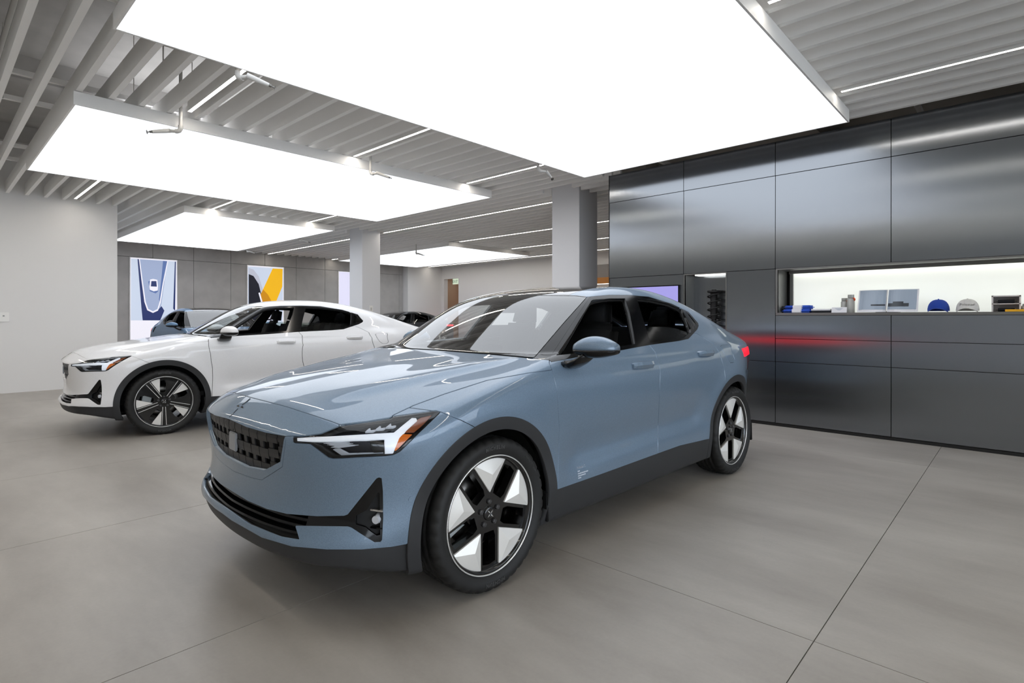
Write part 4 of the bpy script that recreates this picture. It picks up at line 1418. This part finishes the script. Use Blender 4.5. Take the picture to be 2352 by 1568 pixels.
def star_badge(r, w, t):
    v, f = [], []
    for k, L in enumerate((r, r * .8, r, r * .8)):
        a = math.radians(45 + 90 * k)
        u = np.array([math.cos(a), math.sin(a)]); n = np.array([-u[1], u[0]])
        pts = [u * L * .12, u * L * .55 + n * w, u * L, u * L * .5 - n * w * .3]
        b = len(v)
        v += [(p[0], t, p[1]) for p in pts] + [(p[0], t - .002, p[1]) for p in pts]
        f += [(b + 3, b + 2, b + 1, b), (b + 4, b + 5, b + 6, b + 7)] + [(b + i, b + (i + 1) % 4, b + 4 + (i + 1) % 4, b + 4 + i) for i in range(4)]
    return py_mesh('wheel_badge', v, f)


BADGE = star_badge(.026, .0035, .0895)


def wheel_parts(style, axle, x, steer=0.0):
    for s, k in ((1, 'l'), (-1, 'r')):
        w = 'wh_%s_%s' % (axle, k)
        rz = 0 if s == 1 else math.pi
        yy = .803
        add_part(w, 'wheel', STAR_B if style == 'b' else STAR_W, 'rim_black', None, None, (x, s * yy, WZ), (0, 0, rz + steer))
        add_part(w + 't', 'tyre', TYRE, 'rubber', w)
        add_part(w + 'b', 'rim_barrel', BARREL, 'rim_black', w)
        add_part(w + 'l', 'rim_lip', LIP, 'rim_lip', w)
        add_part(w + 'd', 'brake_disc', DISC, 'steel', w)
        add_part(w + 'c', 'brake_caliper', CALIPER, 'caliper', w, level=1)
        add_part(w + 'h', 'hub_cap', HUBCAP, 'rim_black', w)
        add_part(w + 'bd', 'wheel_badge', BADGE, 'rim_lip', w, level=1)
        for q in range(5):
            a = math.radians(-54 + 72 * q)
            add_part(w + 'n%d' % q, 'lug_nut', NUT, 'nut_grey', w, None, (.056 * math.cos(a), 0, .056 * math.sin(a)), level=1)
            if style == 'b':
                add_part(w + 'bl%d' % q, 'rim_blade', BLADE_B, 'rim_silver', w, None, (0, 0, 0), (0, -math.radians(72 * q), 0))
            else:
                r_ = (0, -math.radians(180 + 72 * q), 0)
                add_part(w + 'bl%d' % q, 'rim_blade', BW0, 'rim_lip', w, None, (0, 0, 0), r_)
                add_part(w + 'bm%d' % q, 'rim_blade', BW0R, 'rim_lip', w, None, (0, 0, 0), r_)
                add_part(w + 'bn%d' % q, 'rim_blade', BW1, 'rim_silver', w, None, (0, 0, 0), r_)
        if style == 'b' or s == 1:
            add_part(w + 'x1', 'tyre_lettering', _t1, 'rubber_text', w, level=1)
            add_part(w + 'x2', 'tyre_lettering', _t2, 'rubber_text', w, level=1)
            add_part(w + 'x3', 'tyre_lettering', _t3, 'rubber_text', w, level=1)


# wheel wells
def well_mesh():
    v, f = [], []
    n = 28
    for i in range(n + 1):
        a = math.radians(-8 + 196 * i / n)
        v += [(.425 * math.cos(a), .84, .425 * math.sin(a)), (.425 * math.cos(a), .52, .425 * math.sin(a)), (.02 * math.cos(a), .52, .02 * math.sin(a))]
        if i:
            b = 3 * (i - 1)
            f += [(b, b + 3, b + 4, b + 1), (b + 1, b + 4, b + 5, b + 2)]
    return py_mesh('wheel_well', v, f)
_well = well_mesh()
for ax, x in (('f', 0.0), ('r', -2.735)):
    for s, k in ((1, 'l'), (-1, 'r')):
        add_part('well_%s_%s' % (ax, k), 'wheel_well', _well, 'liner', None, None, (x, 0, WZ), (0, 0, 0), 0, (1, s, 1))
# mud flaps behind the front and rear wheels
for ax, x in (('f', -.405), ('r', -3.135)):
    for s, k in ((1, 'l'), (-1, 'r')):
        v, f = box_verts(0, 0, 0, .018, .16, .16)
        add_part('flap_%s_%s' % (ax, k), 'mud_flap', py_mesh('mud_flap', v, f, bevel=.005), 'black_matt', None, None, (x, s * .825, .295), (0, .06, 0), 1)

# ---- interior
def rbox(name, sx, sy, sz, bev, taper=1.0):
    v, f = box_verts(0, 0, 0, sx, sy, sz)
    v = [(x * (taper if z > 0 else 1), y * (taper if z > 0 else 1), z) for x, y, z in v]
    bm = bmesh.new(); me = bpy.data.meshes.new(name); me.from_pydata(v, [], f); bm.from_mesh(me)
    bmesh.ops.bevel(bm, geom=list(bm.edges), offset=bev, segments=4, affect='EDGES', clamp_overlap=True)
    bmesh.ops.recalc_face_normals(bm, faces=bm.faces); bm.to_mesh(me); bm.free()
    me.polygons.foreach_set('use_smooth', [True] * len(me.polygons))
    return me


_cush = rbox('seat', .52, .50, .16, .05); _back = rbox('backrest', .15, .50, .66, .06, .86); _head = rbox('headrest', .11, .27, .22, .05, .8)
for s, k in ((1, 'l'), (-1, 'r')):
    add_part('seat_' + k, 'front_seat', _cush, 'fabric_dark', None, None, (-1.15, s * .37, .60))
    add_part('sback_' + k, 'backrest', _back, 'fabric_dark', 'seat_' + k, None, (-.30, 0, .33), (0, -.30, 0))
    add_part('shead_' + k, 'headrest', _head, 'fabric_dark', 'seat_' + k, None, (-.44, 0, .72), (0, -.2, 0))
add_part('rseat', 'rear_seat', rbox('rear_seat', .5, 1.25, .18, .05), 'fabric_dark', None, None, (-2.05, 0, .62))
add_part('rback', 'backrest', rbox('backrest', .16, 1.25, .60, .06), 'fabric_dark', 'rseat', None, (-.33, 0, .30), (0, -.35, 0))
for s in (-1, 1):
    add_part('rhead%d' % s, 'headrest', _head, 'fabric_dark', 'rseat', None, (-.50, s * .36, .66), (0, -.25, 0))
add_part('cabin', 'cabin_floor', py_mesh('cabin_floor', *box_verts(-1.45, 0, .40, 2.3, 1.45, .05)), 'interior_black')
_dv = []
_dp = [(-.47, 1.03), (-.62, 1.045), (-.80, 1.02), (-.86, .96), (-.84, .82), (-.78, .60), (-.50, .55), (-.44, .9)]
_dash = loft('dashboard', [[(x - .03 * (1 - (y / .72) ** 2), y, z) for x, z in _dp] for y in np.linspace(-.74, .74, 9)], smooth=False)
add_part('dash', 'dashboard', _dash, 'interior_black')
bm = bmesh.new()
_sv, _sf = [], []
for i in range(40):
    a = 2 * math.pi * i / 40
    for j in range(8):
        b = 2 * math.pi * j / 8
        r = .178 + .016 * math.cos(b)
        _sv.append((.016 * math.sin(b), r * math.cos(a), r * math.sin(a)))
for i in range(40):
    for j in range(8):
        _sf.append((i * 8 + j, i * 8 + (j + 1) % 8, ((i + 1) % 40) * 8 + (j + 1) % 8, ((i + 1) % 40) * 8 + j))
for (cy, cz, sy, sz) in ((0, 0, .14, .11), (.10, -.01, .12, .035), (-.10, -.01, .12, .035), (0, -.10, .04, .13)):
    v, f = box_verts(-.01, cy, cz, .03, sy, sz); b = len(_sv)
    _sv += v; _sf += [tuple(q + b for q in t) for t in f]
bm.free()
add_part('steer', 'steering_wheel', py_mesh('steering_wheel', _sv, _sf, True), 'interior_black', 'dash', None, (-.93, .37, .92), (0, .42, 0))
v, f = box_verts(0, 0, 0, .02, .19, .27)
add_part('screen', 'centre_screen', py_mesh('centre_screen', v, f, bevel=.004), 'black_gloss', 'dash', None, (-.87, 0, .97), (0, .12, 0), 1)
v, f = box_verts(0, 0, 0, .03, .24, .065)
add_part('rvm', 'rear_view_mirror', py_mesh('rear_view_mirror', v, f, bevel=.012), 'black_gloss', None, None, (-.98, 0, 1.355), (0, .1, 0), 1)

# lettering on the driver's door
_dc = pix_hit(1326, 1082)
DECAL = []
def door_print(me):
    """lay a flat print (x right, y up) onto the door"""
    xs = np.array([_dc[0] - q.co.x for q in me.vertices]); zs = np.array([_dc[2] + q.co.y for q in me.vertices])
    yy = surf_y(xs, zs) + .0025
    for q, x_, y_, z_ in zip(me.vertices, xs, yy, zs): q.co = (x_, y_, z_)
    return me


_t = txt_mesh('door_lettering', 'Polestar 2', .0185, .0004, bold=.0004)
_mx = min(q.co.x for q in _t.vertices)
for q in _t.vertices: q.co = (q.co.x - _mx, q.co.y + .012, 0)
DECAL.append(door_print(_t))
for k, (w_, dz) in enumerate(((.022, -.004), (.094, -.017), (.070, -.029), (.028, -.041))):   # lines too small to read in the photograph
    n_ = max(2, int(w_ / .008)); v, f = [], []
    for i in range(n_):
        x0 = w_ * i / n_; x1 = x0 + w_ / n_ * .82
        b_ = len(v); v += [(x0, dz, 0), (x1, dz, 0), (x1, dz + .0065, 0), (x0, dz + .0065, 0)]; f.append((b_, b_ + 1, b_ + 2, b_ + 3))
    me = bpy.data.meshes.new('door_lettering'); me.from_pydata(v, [], f); DECAL.append(door_print(me))


def instance_car(name, label, cat, paint_mat, roof_mat, style, org, yaw, level, extras=(), group=None, skip=(), fold=False):
    root = bpy.data.objects.new(name, None); COL.objects.link(root)
    root.empty_display_size = .3
    root.location = org; root.rotation_euler = (0, 0, yaw)
    root['label'] = label; root['category'] = cat
    root['group'] = group or 'parked electric hatchbacks'
    base = len(CAR_PARTS)
    wheel_parts(style, 'f', 0.0); wheel_parts(style, 'r', -2.735)
    objs = {}
    for (key, nm, me, mk, par, lab, loc, rot, lv, sc) in CAR_PARTS + list(extras):
        if lv > level or key in skip: continue
        if par and par not in objs: continue
        o = bpy.data.objects.new(nm, me); COL.objects.link(o)
        o.parent = objs[par] if par else root
        o.location = loc; o.rotation_euler = rot; o.scale = sc
        if fold and key == 'mir_r':   # folded back along the door
            o.matrix_basis = Matrix.Translation((-.82, -.955, 0)) @ Matrix.Rotation(math.radians(-62), 4, 'Z') @ Matrix.Translation((.60, .945, 0)) @ Matrix.Diagonal((1, -1, 1, 1))
        m = {'PAINT': paint_mat, 'ROOF': roof_mat, 'EMBLEM': 'rim_black'}.get(mk, mk)
        if len(me.materials) == 0: me.materials.append(None)
        o.material_slots[0].link = 'OBJECT'; o.material_slots[0].material = MATS[m]
        if lab: o['label'] = lab
        objs[key] = o
    del CAR_PARTS[base:]
    return root


_ex2 = [('dcl%d' % i, 'door_lettering', m_, 'decal', 'fdoor_l', None, (0, 0, 0), (0, 0, 0), 1, (1, 1, 1)) for i, m_ in enumerate(DECAL)]
instance_car('electric_car', 'blue grey electric hatchback with black and white five-spoke wheels', 'car', 'paint_blue', 'glass_roof', 'b', CAR_ORG.tolist(), CAR_YAW, 1, _ex2, fold=True)
# ------------------------------------------------------------------ further cars
_w = instance_car('electric_car', 'white electric hatchback with silver and black five-spoke wheels', 'car', 'paint_white', 'paint_white', 'w', (1.953, 7.873, 0), 3.025, 1, fold=True)
instance_car('electric_car', 'slate blue hatchback standing nose out before the poster of a car seen from above', 'car', 'paint_slate', 'glass_roof', 'w', (4.813, 13.051, 0), -1.582, 0)
instance_car('electric_car', 'dark hatchback parked under the luminous panel near the door wall', 'car', 'paint_dark', 'glass_roof', 'w', (10.9, 17.3, 0), math.pi, 0)


# ------------------------------------------------------------------ posters (backlit prints)
def lit(name, c, s=.75):
    q = srgb(*c)
    return mat(name, (q[0] * .3, q[1] * .3, q[2] * .3, 1), .4, emit=q, emit_s=s * .85)


for n_, c_ in (('print_white', (244, 242, 252)), ('print_blue', (176, 196, 224)), ('print_pale', (205, 216, 235)), ('print_navy', (38, 52, 104)), ('print_mid', (92, 116, 170)), ('print_black', (26, 28, 40)), ('print_yellow', (246, 186, 22)), ('print_amber', (206, 140, 18)), ('print_grey', (190, 194, 210)), ('print_road', (160, 174, 206)), ('print_lavender', (228, 226, 250))):
    lit(n_, c_)
PY = 18.698


def flat_poly(name, pts, y, m, parent, thick=.002):
    """pts: photo pixels laid on the plane at depth y"""
    P = [on_y(u, v, y) for u, v in pts]
    loc = parent.location
    n = len(P)
    v = [(p[0] - loc.x, y - loc.y, p[2] - loc.z) for p in P] + [(p[0] - loc.x, y + thick - loc.y, p[2] - loc.z) for p in P]
    bm = bmesh.new()
    a = [bm.verts.new(q) for q in v[:n]]; es = [bm.edges.new((a[i], a[(i + 1) % n])) for i in range(n)]
    bmesh.ops.triangle_fill(bm, edges=es)
    r = bmesh.ops.extrude_face_region(bm, geom=list(bm.faces))
    bmesh.ops.translate(bm, verts=[g for g in r['geom'] if isinstance(g, bmesh.types.BMVert)], vec=(0, thick, 0))
    bmesh.ops.recalc_face_normals(bm, faces=bm.faces)
    me = bpy.data.meshes.new(name); bm.to_mesh(me); bm.free()
    return link(name, me, m, parent)


def poster(x0, x1, z0, z1, label):
    e = empty('poster', ((x0 + x1) / 2, PY, z0)); tag(e, label, 'poster', 'backlit posters on the concrete wall')
    a = (x1 - x0) / 2; h = z1 - z0
    box('light_box', -a, a, -.02, .02, 0, h, 'frame_white', e)
    box('print_sheet', -a + .02, a - .02, -.024, -.02, .02, h - .02, 'print_white', e)
    return e


def c5(x, y):
    return (240 + x / 3.36, 420 + y / 3.36)


p1 = poster(4.08, 5.29, .55, 3.02, 'backlit poster of a car seen from above on a curving ramp')
Yp = PY - .026
flat_poly('print', [c5(205, 583), c5(552, 607), c5(545, 1062), c5(203, 1060)], Yp, 'print_pale', p1)
flat_poly('print', [c5(255, 587), c5(492, 604), c5(470, 720), c5(440, 930), c5(425, 990), c5(380, 1010), c5(335, 1000), c5(305, 930)], Yp - .003, 'print_road', p1)
flat_poly('print', [c5(255, 587), c5(268, 588), c5(290, 760), c5(312, 920), c5(332, 980), c5(372, 1000), c5(412, 982), c5(440, 950), c5(462, 985), c5(430, 1060), c5(295, 1060), c5(285, 960), c5(272, 800)], Yp - .006, 'print_navy', p1)
flat_poly('print', [c5(452, 601), c5(490, 604), c5(462, 760), c5(432, 930), c5(420, 900), c5(440, 730)], Yp - .006, 'print_mid', p1)
flat_poly('print', [c5(266, 588), c5(273, 588), c5(296, 760), c5(318, 915), c5(338, 972), c5(374, 990), c5(408, 973), c5(426, 915), c5(450, 770), c5(484, 604), c5(492, 604), c5(458, 775), c5(434, 925), c5(413, 985), c5(374, 1003), c5(330, 982), c5(308, 918), c5(287, 762)], Yp - .009, 'print_white', p1)
flat_poly('print', [c5(543, 607), c5(551, 607), c5(545, 985), c5(530, 970)], Yp - .006, 'print_navy', p1)
flat_poly('print', [c5(338, 760), c5(350, 835), c5(395, 852), c5(414, 836), c5(408, 760), c5(372, 745)], Yp - .006, 'print_mid', p1)
flat_poly('print', [c5(352, 745), c5(375, 740), c5(408, 747), c5(413, 800), c5(411, 830), c5(380, 836), c5(350, 824), c5(346, 800)], Yp - .009, 'print_white', p1)
flat_poly('print', [c5(362, 757), c5(400, 757), c5(404, 800), c5(358, 798)], Yp - .012, 'print_navy', p1)
p2 = poster(7.32, 8.55, .55, 3.02, 'backlit poster of a yellow strap over a black curve')
flat_poly('print', [c5(1108, 645), c5(1380, 660), c5(1374, 1120), c5(1108, 1120)], Yp, 'print_pale', p2)
flat_poly('print', [c5(1113, 655), c5(1150, 668), c5(1190, 720), c5(1225, 830), c5(1260, 940), c5(1330, 1060), c5(1113, 1060)], Yp - .003, 'print_grey', p2)
flat_poly('print', [c5(1113, 703), c5(1150, 718), c5(1190, 780), c5(1215, 880), c5(1250, 980), c5(1290, 1060), c5(1113, 1060)], Yp - .006, 'print_black', p2)
flat_poly('print', [c5(1298, 660), c5(1375, 663), c5(1372, 800), c5(1325, 915), c5(1275, 1030), c5(1240, 985), c5(1203, 865)], Yp - .009, 'print_yellow', p2)
flat_poly('print', [c5(1225, 822), c5(1262, 862), c5(1285, 905), c5(1300, 960), c5(1275, 1030), c5(1240, 985), c5(1203, 865)], Yp - .012, 'print_amber', p2)
flat_poly('print', [c5(1188, 848), c5(1200, 845), c5(1240, 985), c5(1280, 1045), c5(1262, 1050), c5(1220, 960)], Yp - .012, 'print_white', p2)
p3 = poster(10.6, 11.8, .55, 3.02, 'plain pale backlit panel half hidden behind a column')
box('print_sheet', -.57, .57, -.03, -.026, .03, 2.44, 'print_lavender', p3)

# ------------------------------------------------------------------ screen on the steel wall
lit('screen_glow', (158, 152, 220), .8)
sc = empty('wall_screen', (WX, 3.86, 1.07)); tag(sc, 'flat lilac screen with thin black frame on the steel wall', 'screen')
box('bezel', -.03, -.001, -.46, .46, 0, .66, 'black_gloss', sc, .003)
box('display', -.032, -.030, -.445, .445, .015, .645, 'screen_glow', sc)

# ------------------------------------------------------------------ coil-over strut in the tall niche
st = empty('suspension_strut', (WX + .15, 3.0, .772)); tag(st, 'black coil spring strut standing in the tall niche', 'car part')
link('damper', tube_me('damper', [(0, 0, 0), (0, 0, .06), (0, 0, .061), (0, 0, .50), (0, 0, .501), (0, 0, .86)], [.05, .05, .032, .032, .046, .046], 20), 'black_matt', st)
link('lower_seat', tube_me('lower_seat', [(0, 0, .30), (0, 0, .32)], .085, 24), 'black_matt', st)
link('top_mount', tube_me('top_mount', [(0, 0, .84), (0, 0, .85), (0, 0, .87), (0, 0, .871), (0, 0, .885)], [.06, .085, .085, .03, .03], 24), 'black_matt', st)
link('coil_spring', tube_me('coil_spring', [(.078 * math.cos(t * .3), .078 * math.sin(t * .3), .33 + .50 * t / 120) for t in range(121)], .0085, 8), 'black_matt', st)

# ------------------------------------------------------------------ things on the shelf
SZ = NZ0


def at_shelf(u, v, x=WX + .12):
    p = on_x(u, v, x); return p[1]


mat('towel_blue', srgb(44, 84, 190), .9, bump=(120, .5, .006))
mat('paper_white', srgb(232, 232, 236), .7)
mat('cloth_dark', srgb(34, 36, 42), .85)
mat('bottle_grey', srgb(168, 168, 164), .4, .2)
mat('strap_orange', srgb(232, 84, 24), .5)
mat('cap_blue', srgb(30, 66, 160), .85, bump=(300, .4, .003))
mat('cap_white', srgb(214, 212, 208), .85, bump=(300, .4, .003))
mat('book_print', srgb(158, 172, 188), .35)
mat('book_print_dark', srgb(56, 62, 70), .35)
mat('yellow_print', srgb(240, 180, 30), .5)
mat('model_box', srgb(216, 212, 212), .5)


def soft_box(sx, sy, sz, bev):
    bm = bmesh.new(); bmesh.ops.create_cube(bm, size=1)
    for v in bm.verts: v.co = (v.co.x * sx, v.co.y * sy, v.co.z * sz + sz / 2)
    bmesh.ops.bevel(bm, geom=list(bm.edges), offset=bev, segments=4, affect='EDGES', clamp_overlap=True)
    rnd = random.Random(3)
    for v in bm.verts: v.co += Vector((rnd.uniform(-1, 1), rnd.uniform(-1, 1), rnd.uniform(-.6, .6))) * bev * .12
    me = bpy.data.meshes.new('fold'); bm.to_mesh(me); bm.free()
    me.polygons.foreach_set('use_smooth', [True] * len(me.polygons))
    return me


ty = (at_shelf(1800, 710) + at_shelf(1868, 710)) / 2
for k, (z, dx, lb) in enumerate(((0, 0, 'folded blue towel with white paper band, bottom of its pair'), (.044, .015, 'folded blue towel with white paper band, top of its pair'))):
    e = empty('folded_towel', (WX + .12 + dx, ty - .006 * k, SZ + z)); tag(e, lb, 'towel', 'folded blue towels on the shelf')
    link('fold', soft_box(.20, .31 - .02 * k, .043, .018), 'towel_blue', e)
    box('paper_band', -.103, .103, -.06, .045, .0005, .0445, 'paper_white', e, .006)
e = empty('folded_garment', (WX + .22, at_shelf(1796, 712, WX + .22), SZ)); tag(e, 'dark folded garment tucked into the corner of the shelf', 'clothing')
link('fold', soft_box(.16, .10, .085, .02), 'cloth_dark', e)
by = at_shelf(1890, 712)
e = empty('book', (WX + .14, by, SZ)); tag(e, 'black covered book lying flat with its white pages showing', 'book')
link('cover', soft_box(.19, .20, .026, .004), 'cloth_dark', e); link('pages', box_me('pages', -.085, .09, -.09, .105, .026, .043), 'paper_white', e)
cy_ = at_shelf(1927, 712, WX + .04)
e = empty('price_card', (WX + .04, cy_, SZ)); tag(e, 'small white card propped on the shelf before the bottles', 'card')
me = box_me('card', -.002, .002, -.075, .075, 0, .062); link('card', me, 'paper_white', e, rot=(0, .25, 0))
for k, dz in enumerate((.045, .036, .028)):
    o_ = box('text_line', -.0035, -.002, -.035 + .01 * k, .04 - .012 * k, dz, dz + .0035, 'book_print', e); o_.rotation_euler = (0, .25, 0)
for k, (u, x, h, lb) in enumerate(((1940, WX + .20, .165, 'shorter grey bottle with orange strap, behind the other'), (1954.5, WX + .14, .200, 'taller grey bottle with orange strap before the other'))):
    e = empty('drinking_bottle', (x, at_shelf(u, 700, x), SZ)); tag(e, lb, 'bottle', 'grey bottles on the shelf')
    link('flask', tube_me('flask', [(0, 0, 0), (0, 0, h * .74), (0, 0, h * .80), (0, 0, h * .82)], [.038, .038, .030, .026], 20), 'bottle_grey', e)
    link('screw_cap', tube_me('screw_cap', [(0, 0, h * .82), (0, 0, h * .83), (0, 0, h)], [.027, .032, .032], 20), 'bottle_grey', e)
    link('strap', tube_me('strap', [(-.01, -.02, h * .80), (-.02, -.036, h * .80), (-.025, -.044, h * .74), (-.02, -.040, h * .68), (-.012, -.034, h * .74)], .007, 8), 'strap_orange', e)

# open book on its stand
ob = empty('open_book', (WX + .06, (at_shelf(1976, 716) + at_shelf(2104, 716)) / 2, SZ)); tag(ob, 'large open picture book leaning on a stand', 'book')


def page(sgn):
    v, f = [], []
    nu, nv = 12, 2
    for layer in (0, 1):
        for j in range(nv):
            for i in range(nu):
                s = i / (nu - 1)
                y = sgn * (.005 + .265 * s); bulge = .060 * math.sin(math.pi * min(1, s * 1.10)) ** .7 * (1 - .4 * s) + .006
                zz = .275 * j
                x = zz * .42 - bulge * (1 if layer == 0 else 0) + (.018 if layer else 0)
                v.append((x, y - zz * .06 * sgn * 0 + .10 * j * 0, zz * .88 + .004 - .010 * s * (1 - j) * 0))
    o = nu * nv
    for i in range(nu - 1):
        f += [(i, i + 1, nu + i + 1, nu + i), (o + i + 1, o + i, o + nu + i, o + nu + i + 1), (i, o + i, o + i + 1, i + 1), (nu + i, nu + i + 1, o + nu + i + 1, o + nu + i)]
    f += [(0, nu, o + nu, o), (nu - 1, o + nu - 1, o + 2 * nu - 1, 2 * nu - 1)]
    me = bpy.data.meshes.new('page_block'); me.from_pydata(v, [], f)
    bm = bmesh.new(); bm.from_mesh(me); bmesh.ops.recalc_face_normals(bm, faces=bm.faces); bm.to_mesh(me); bm.free()
    return me


def page_print(sgn, s0, s1, z0, z1, name, off=.0015):
    v, f = [], []
    n = 12
    for j, zz in enumerate((z0, z1)):
        for i in range(n):
            s = s0 + (s1 - s0) * i / (n - 1)
            bulge = .060 * math.sin(math.pi * min(1, s * 1.10)) ** .7 * (1 - .4 * s) + .006
            v.append((zz * .42 - bulge - off, sgn * (.005 + .265 * s), zz * .88 + .004))
    for i in range(n - 1): f.append((i, i + 1, n + i + 1, n + i))
    me = bpy.data.meshes.new(name); me.from_pydata(v, [], f); return me


for s in (1, -1):
    link('page_block', page(s), 'paper_white', ob)
    link('page_print', page_print(s, .02, .95, .03, .268, 'page_print'), 'book_print', ob)
link('page_print', page_print(-1, .03, .72, .065, .105, 'page_print', .003), 'book_print_dark', ob)
link('page_print', page_print(-1, .2, .55, .10, .125, 'page_print', .003), 'book_print_dark', ob)
link('page_print', page_print(1, .03, .5, .075, .095, 'page_print', .003), 'book_print_dark', ob)
box('stand', .01, .19, -.10, .10, 0, .012, 'niche_metal', ob)


def cap(u, label, m, text=None):
    e = empty('baseball_cap', (WX + .15, at_shelf(u, 712, WX + .13), SZ)); tag(e, label, 'cap', 'baseball caps on the shelf')
    v, f = [], []
    n, k = 28, 10
    for i in range(k + 1):
        t = math.pi / 2 * i / k
        for j in range(n):
            a = 2 * math.pi * j / n
            r = math.cos(t) ** .8
            v.append((.095 * r * math.cos(a) * 1.08, .092 * r * math.sin(a), .012 + .118 * math.sin(t) ** .9))
    for i in range(k):
        for j in range(n): f.append((i * n + j, i * n + (j + 1) % n, (i + 1) * n + (j + 1) % n, (i + 1) * n + j))
    me = bpy.data.meshes.new('crown'); me.from_pydata(v, [], f); me.polygons.foreach_set('use_smooth', [True] * len(f))
    link('crown', me, m, e)
    v, f = [], []
    for layer in (0, 1):
        for i in range(17):
            a = math.radians(180 - 62 + 124 * i / 16)
            y = .092 * math.sin(a)
            for q in range(5):
                rr = 1.0 + .72 * (q / 4) * math.sin(math.pi * (i + .6) / 17.2) ** .55
                yy = y * (1 + .06 * q / 4)
                v.append((-.098 * rr * abs(math.cos(a)) ** .8, yy, .042 - .040 * (yy / .092) ** 2 - .004 * layer - .008 * (q / 4)))
    o = 85
    for i in range(16):
        for q in range(4):
            a = i * 5 + q
            f += [(a, a + 1, a + 6, a + 5), (o + a, o + a + 5, o + a + 6, o + a + 1)]
    me = bpy.data.meshes.new('brim'); me.from_pydata(v, [], f); me.polygons.foreach_set('use_smooth', [True] * len(f))
    link('brim', me, m, e)
    link('button', tube_me('button', [(0, 0, .128), (0, 0, .136)], [.008, .005], 10), m, e)
    if text:
        me = txt_mesh('lettering', text, .036, .0006)
        for q in me.vertices:
            y = -q.co.x; z = .062 + q.co.y
            t = math.asin(min(1, max(0, (z - .012) / .118)) ** (1 / .9)); r = math.cos(t) ** .8
            c = math.sqrt(max(.05, 1 - (y / (.092 * r)) ** 2))
            q.co = (-.095 * 1.08 * r * c - .002, y, z)
        link('lettering', me, 'bottle_grey', e)
    return e


cap(2155, 'blue baseball cap on the shelf', 'cap_blue')
cap(2222, 'pale grey baseball cap with embroidered lettering', 'cap_white', 'Polestar')
e = empty('display_case', (WX + .18, at_shelf(2311, 700, WX + .14), SZ)); tag(e, 'small open white display case with a middle shelf', 'display case')
for args in ((-.07, .07, -.105, -.093, 0, .155), (-.07, .07, .093, .105, 0, .155), (-.07, .07, -.105, .105, .145, .157), (-.07, .07, -.105, .105, .072, .080), (.062, .07, -.105, .105, 0, .155)):
    box('board', *args, 'model_box', e)
for zz in (.080, .0):
    o_ = link('dark_item', soft_box(.08, .15, .035, .016), 'cloth_dark', e, loc=(-.01, 0, zz + .001))
yb = at_shelf(2345, 716, WX + .05)
e = empty('book', (WX + .06, yb - .06, SZ)); tag(e, 'yellow covered book lying flat before the display case', 'book')
box('cover', -.055, .055, -.17, .17, 0, .022, 'yellow_print', e, .002)
e = empty('leather_pouch', (WX + .14, yb - .10, SZ)); tag(e, 'grey pouch lying behind the yellow book', 'pouch')
link('pouch', soft_box(.07, .22, .075, .02), 'bottle_grey', e)
link('flap', soft_box(.074, .16, .02, .008), 'cloth_dark', e, loc=(-.002, 0, .045))

# ------------------------------------------------------------------ small wall fittings
pt = on_y(8, 728, 12.72)
e = empty('wall_thermostat', (pt[0], 12.72, pt[2] - .08)); tag(e, 'small white control plate on the plain white wall', 'wall plate')
box('plate', -.07, .07, -.02, -.0005, 0, .16, 'frame_white', e, .006); box('lens', -.012, .012, -.024, -.02, .09, .11, 'niche_metal', e)
pt = on_y(852, 709, 11.83)
e = empty('light_switch', (pt[0], 11.83, pt[2] - .09)); tag(e, 'white switch plate on the column before the concrete wall', 'wall plate')
box('plate', -.05, .05, -.012, -.0005, 0, .17, 'frame_white', e, .004); box('rocker', -.018, .018, -.018, -.012, .05, .12, 'pipe_white', e)
# exit sign hanging in the doorway
lit('exit_face', (206, 220, 196), .8); lit('exit_green', (40, 92, 60), .5)
p = on_x(1046.5, 646, 15.40)
ex = empty('exit_sign', (15.40, p[1], p[2] - .12)); tag(ex, 'small green and white EXIT sign in the doorway', 'exit sign')
box('sign_box', -.02, .02, -.17, .17, 0, .23, 'exit_face', ex, .004)
link('stem', tube_me('stem', [(0, 0, .23), (0, 0, 2.93 - p[2] + .12)], .01, 8), 'pipe_white', ex)
me = txt_mesh('lettering', 'EXIT', .17, .002)
for q in me.vertices: q.co = (-.022 - q.co.z, -q.co.x * .95, q.co.y + .055)
link('lettering', me, 'exit_green', ex)
# orange beam and grey panel glimpsed between the column and the steel wall
mat('orange_wood', srgb(196, 128, 52), .5)
p = on_x(1386, 644, 15.28)
e = empty('wall_shelf', (15.3, p[1], p[2])); tag(e, 'orange wooden shelf beam on the far white wall', 'shelf')
box('beam', -.30, -.002, -1.6, 1.6, -.12, .08, 'orange_wood', e)
box('under_light', -.28, -.24, -1.6, 1.6, -.135, -.12, 'niche_led', e)
box('bracket', -.28, -.002, -1.5, -1.4, -.40, -.135, 'orange_wood', e); box('bracket', -.28, -.002, .9, 1.6, -.34, -.135, 'orange_wood', e)
mat('notice_grey', srgb(150, 148, 146), .6)
p = on_x(1379, 623, 15.28)
e = empty('wall_board', (15.3, p[1] + .25, p[2] - .2)); tag(e, 'plain grey board on the far white wall above the orange shelf', 'board')
box('board', -.03, -.002, -.55, .12, -.05, .42, 'notice_grey', e)
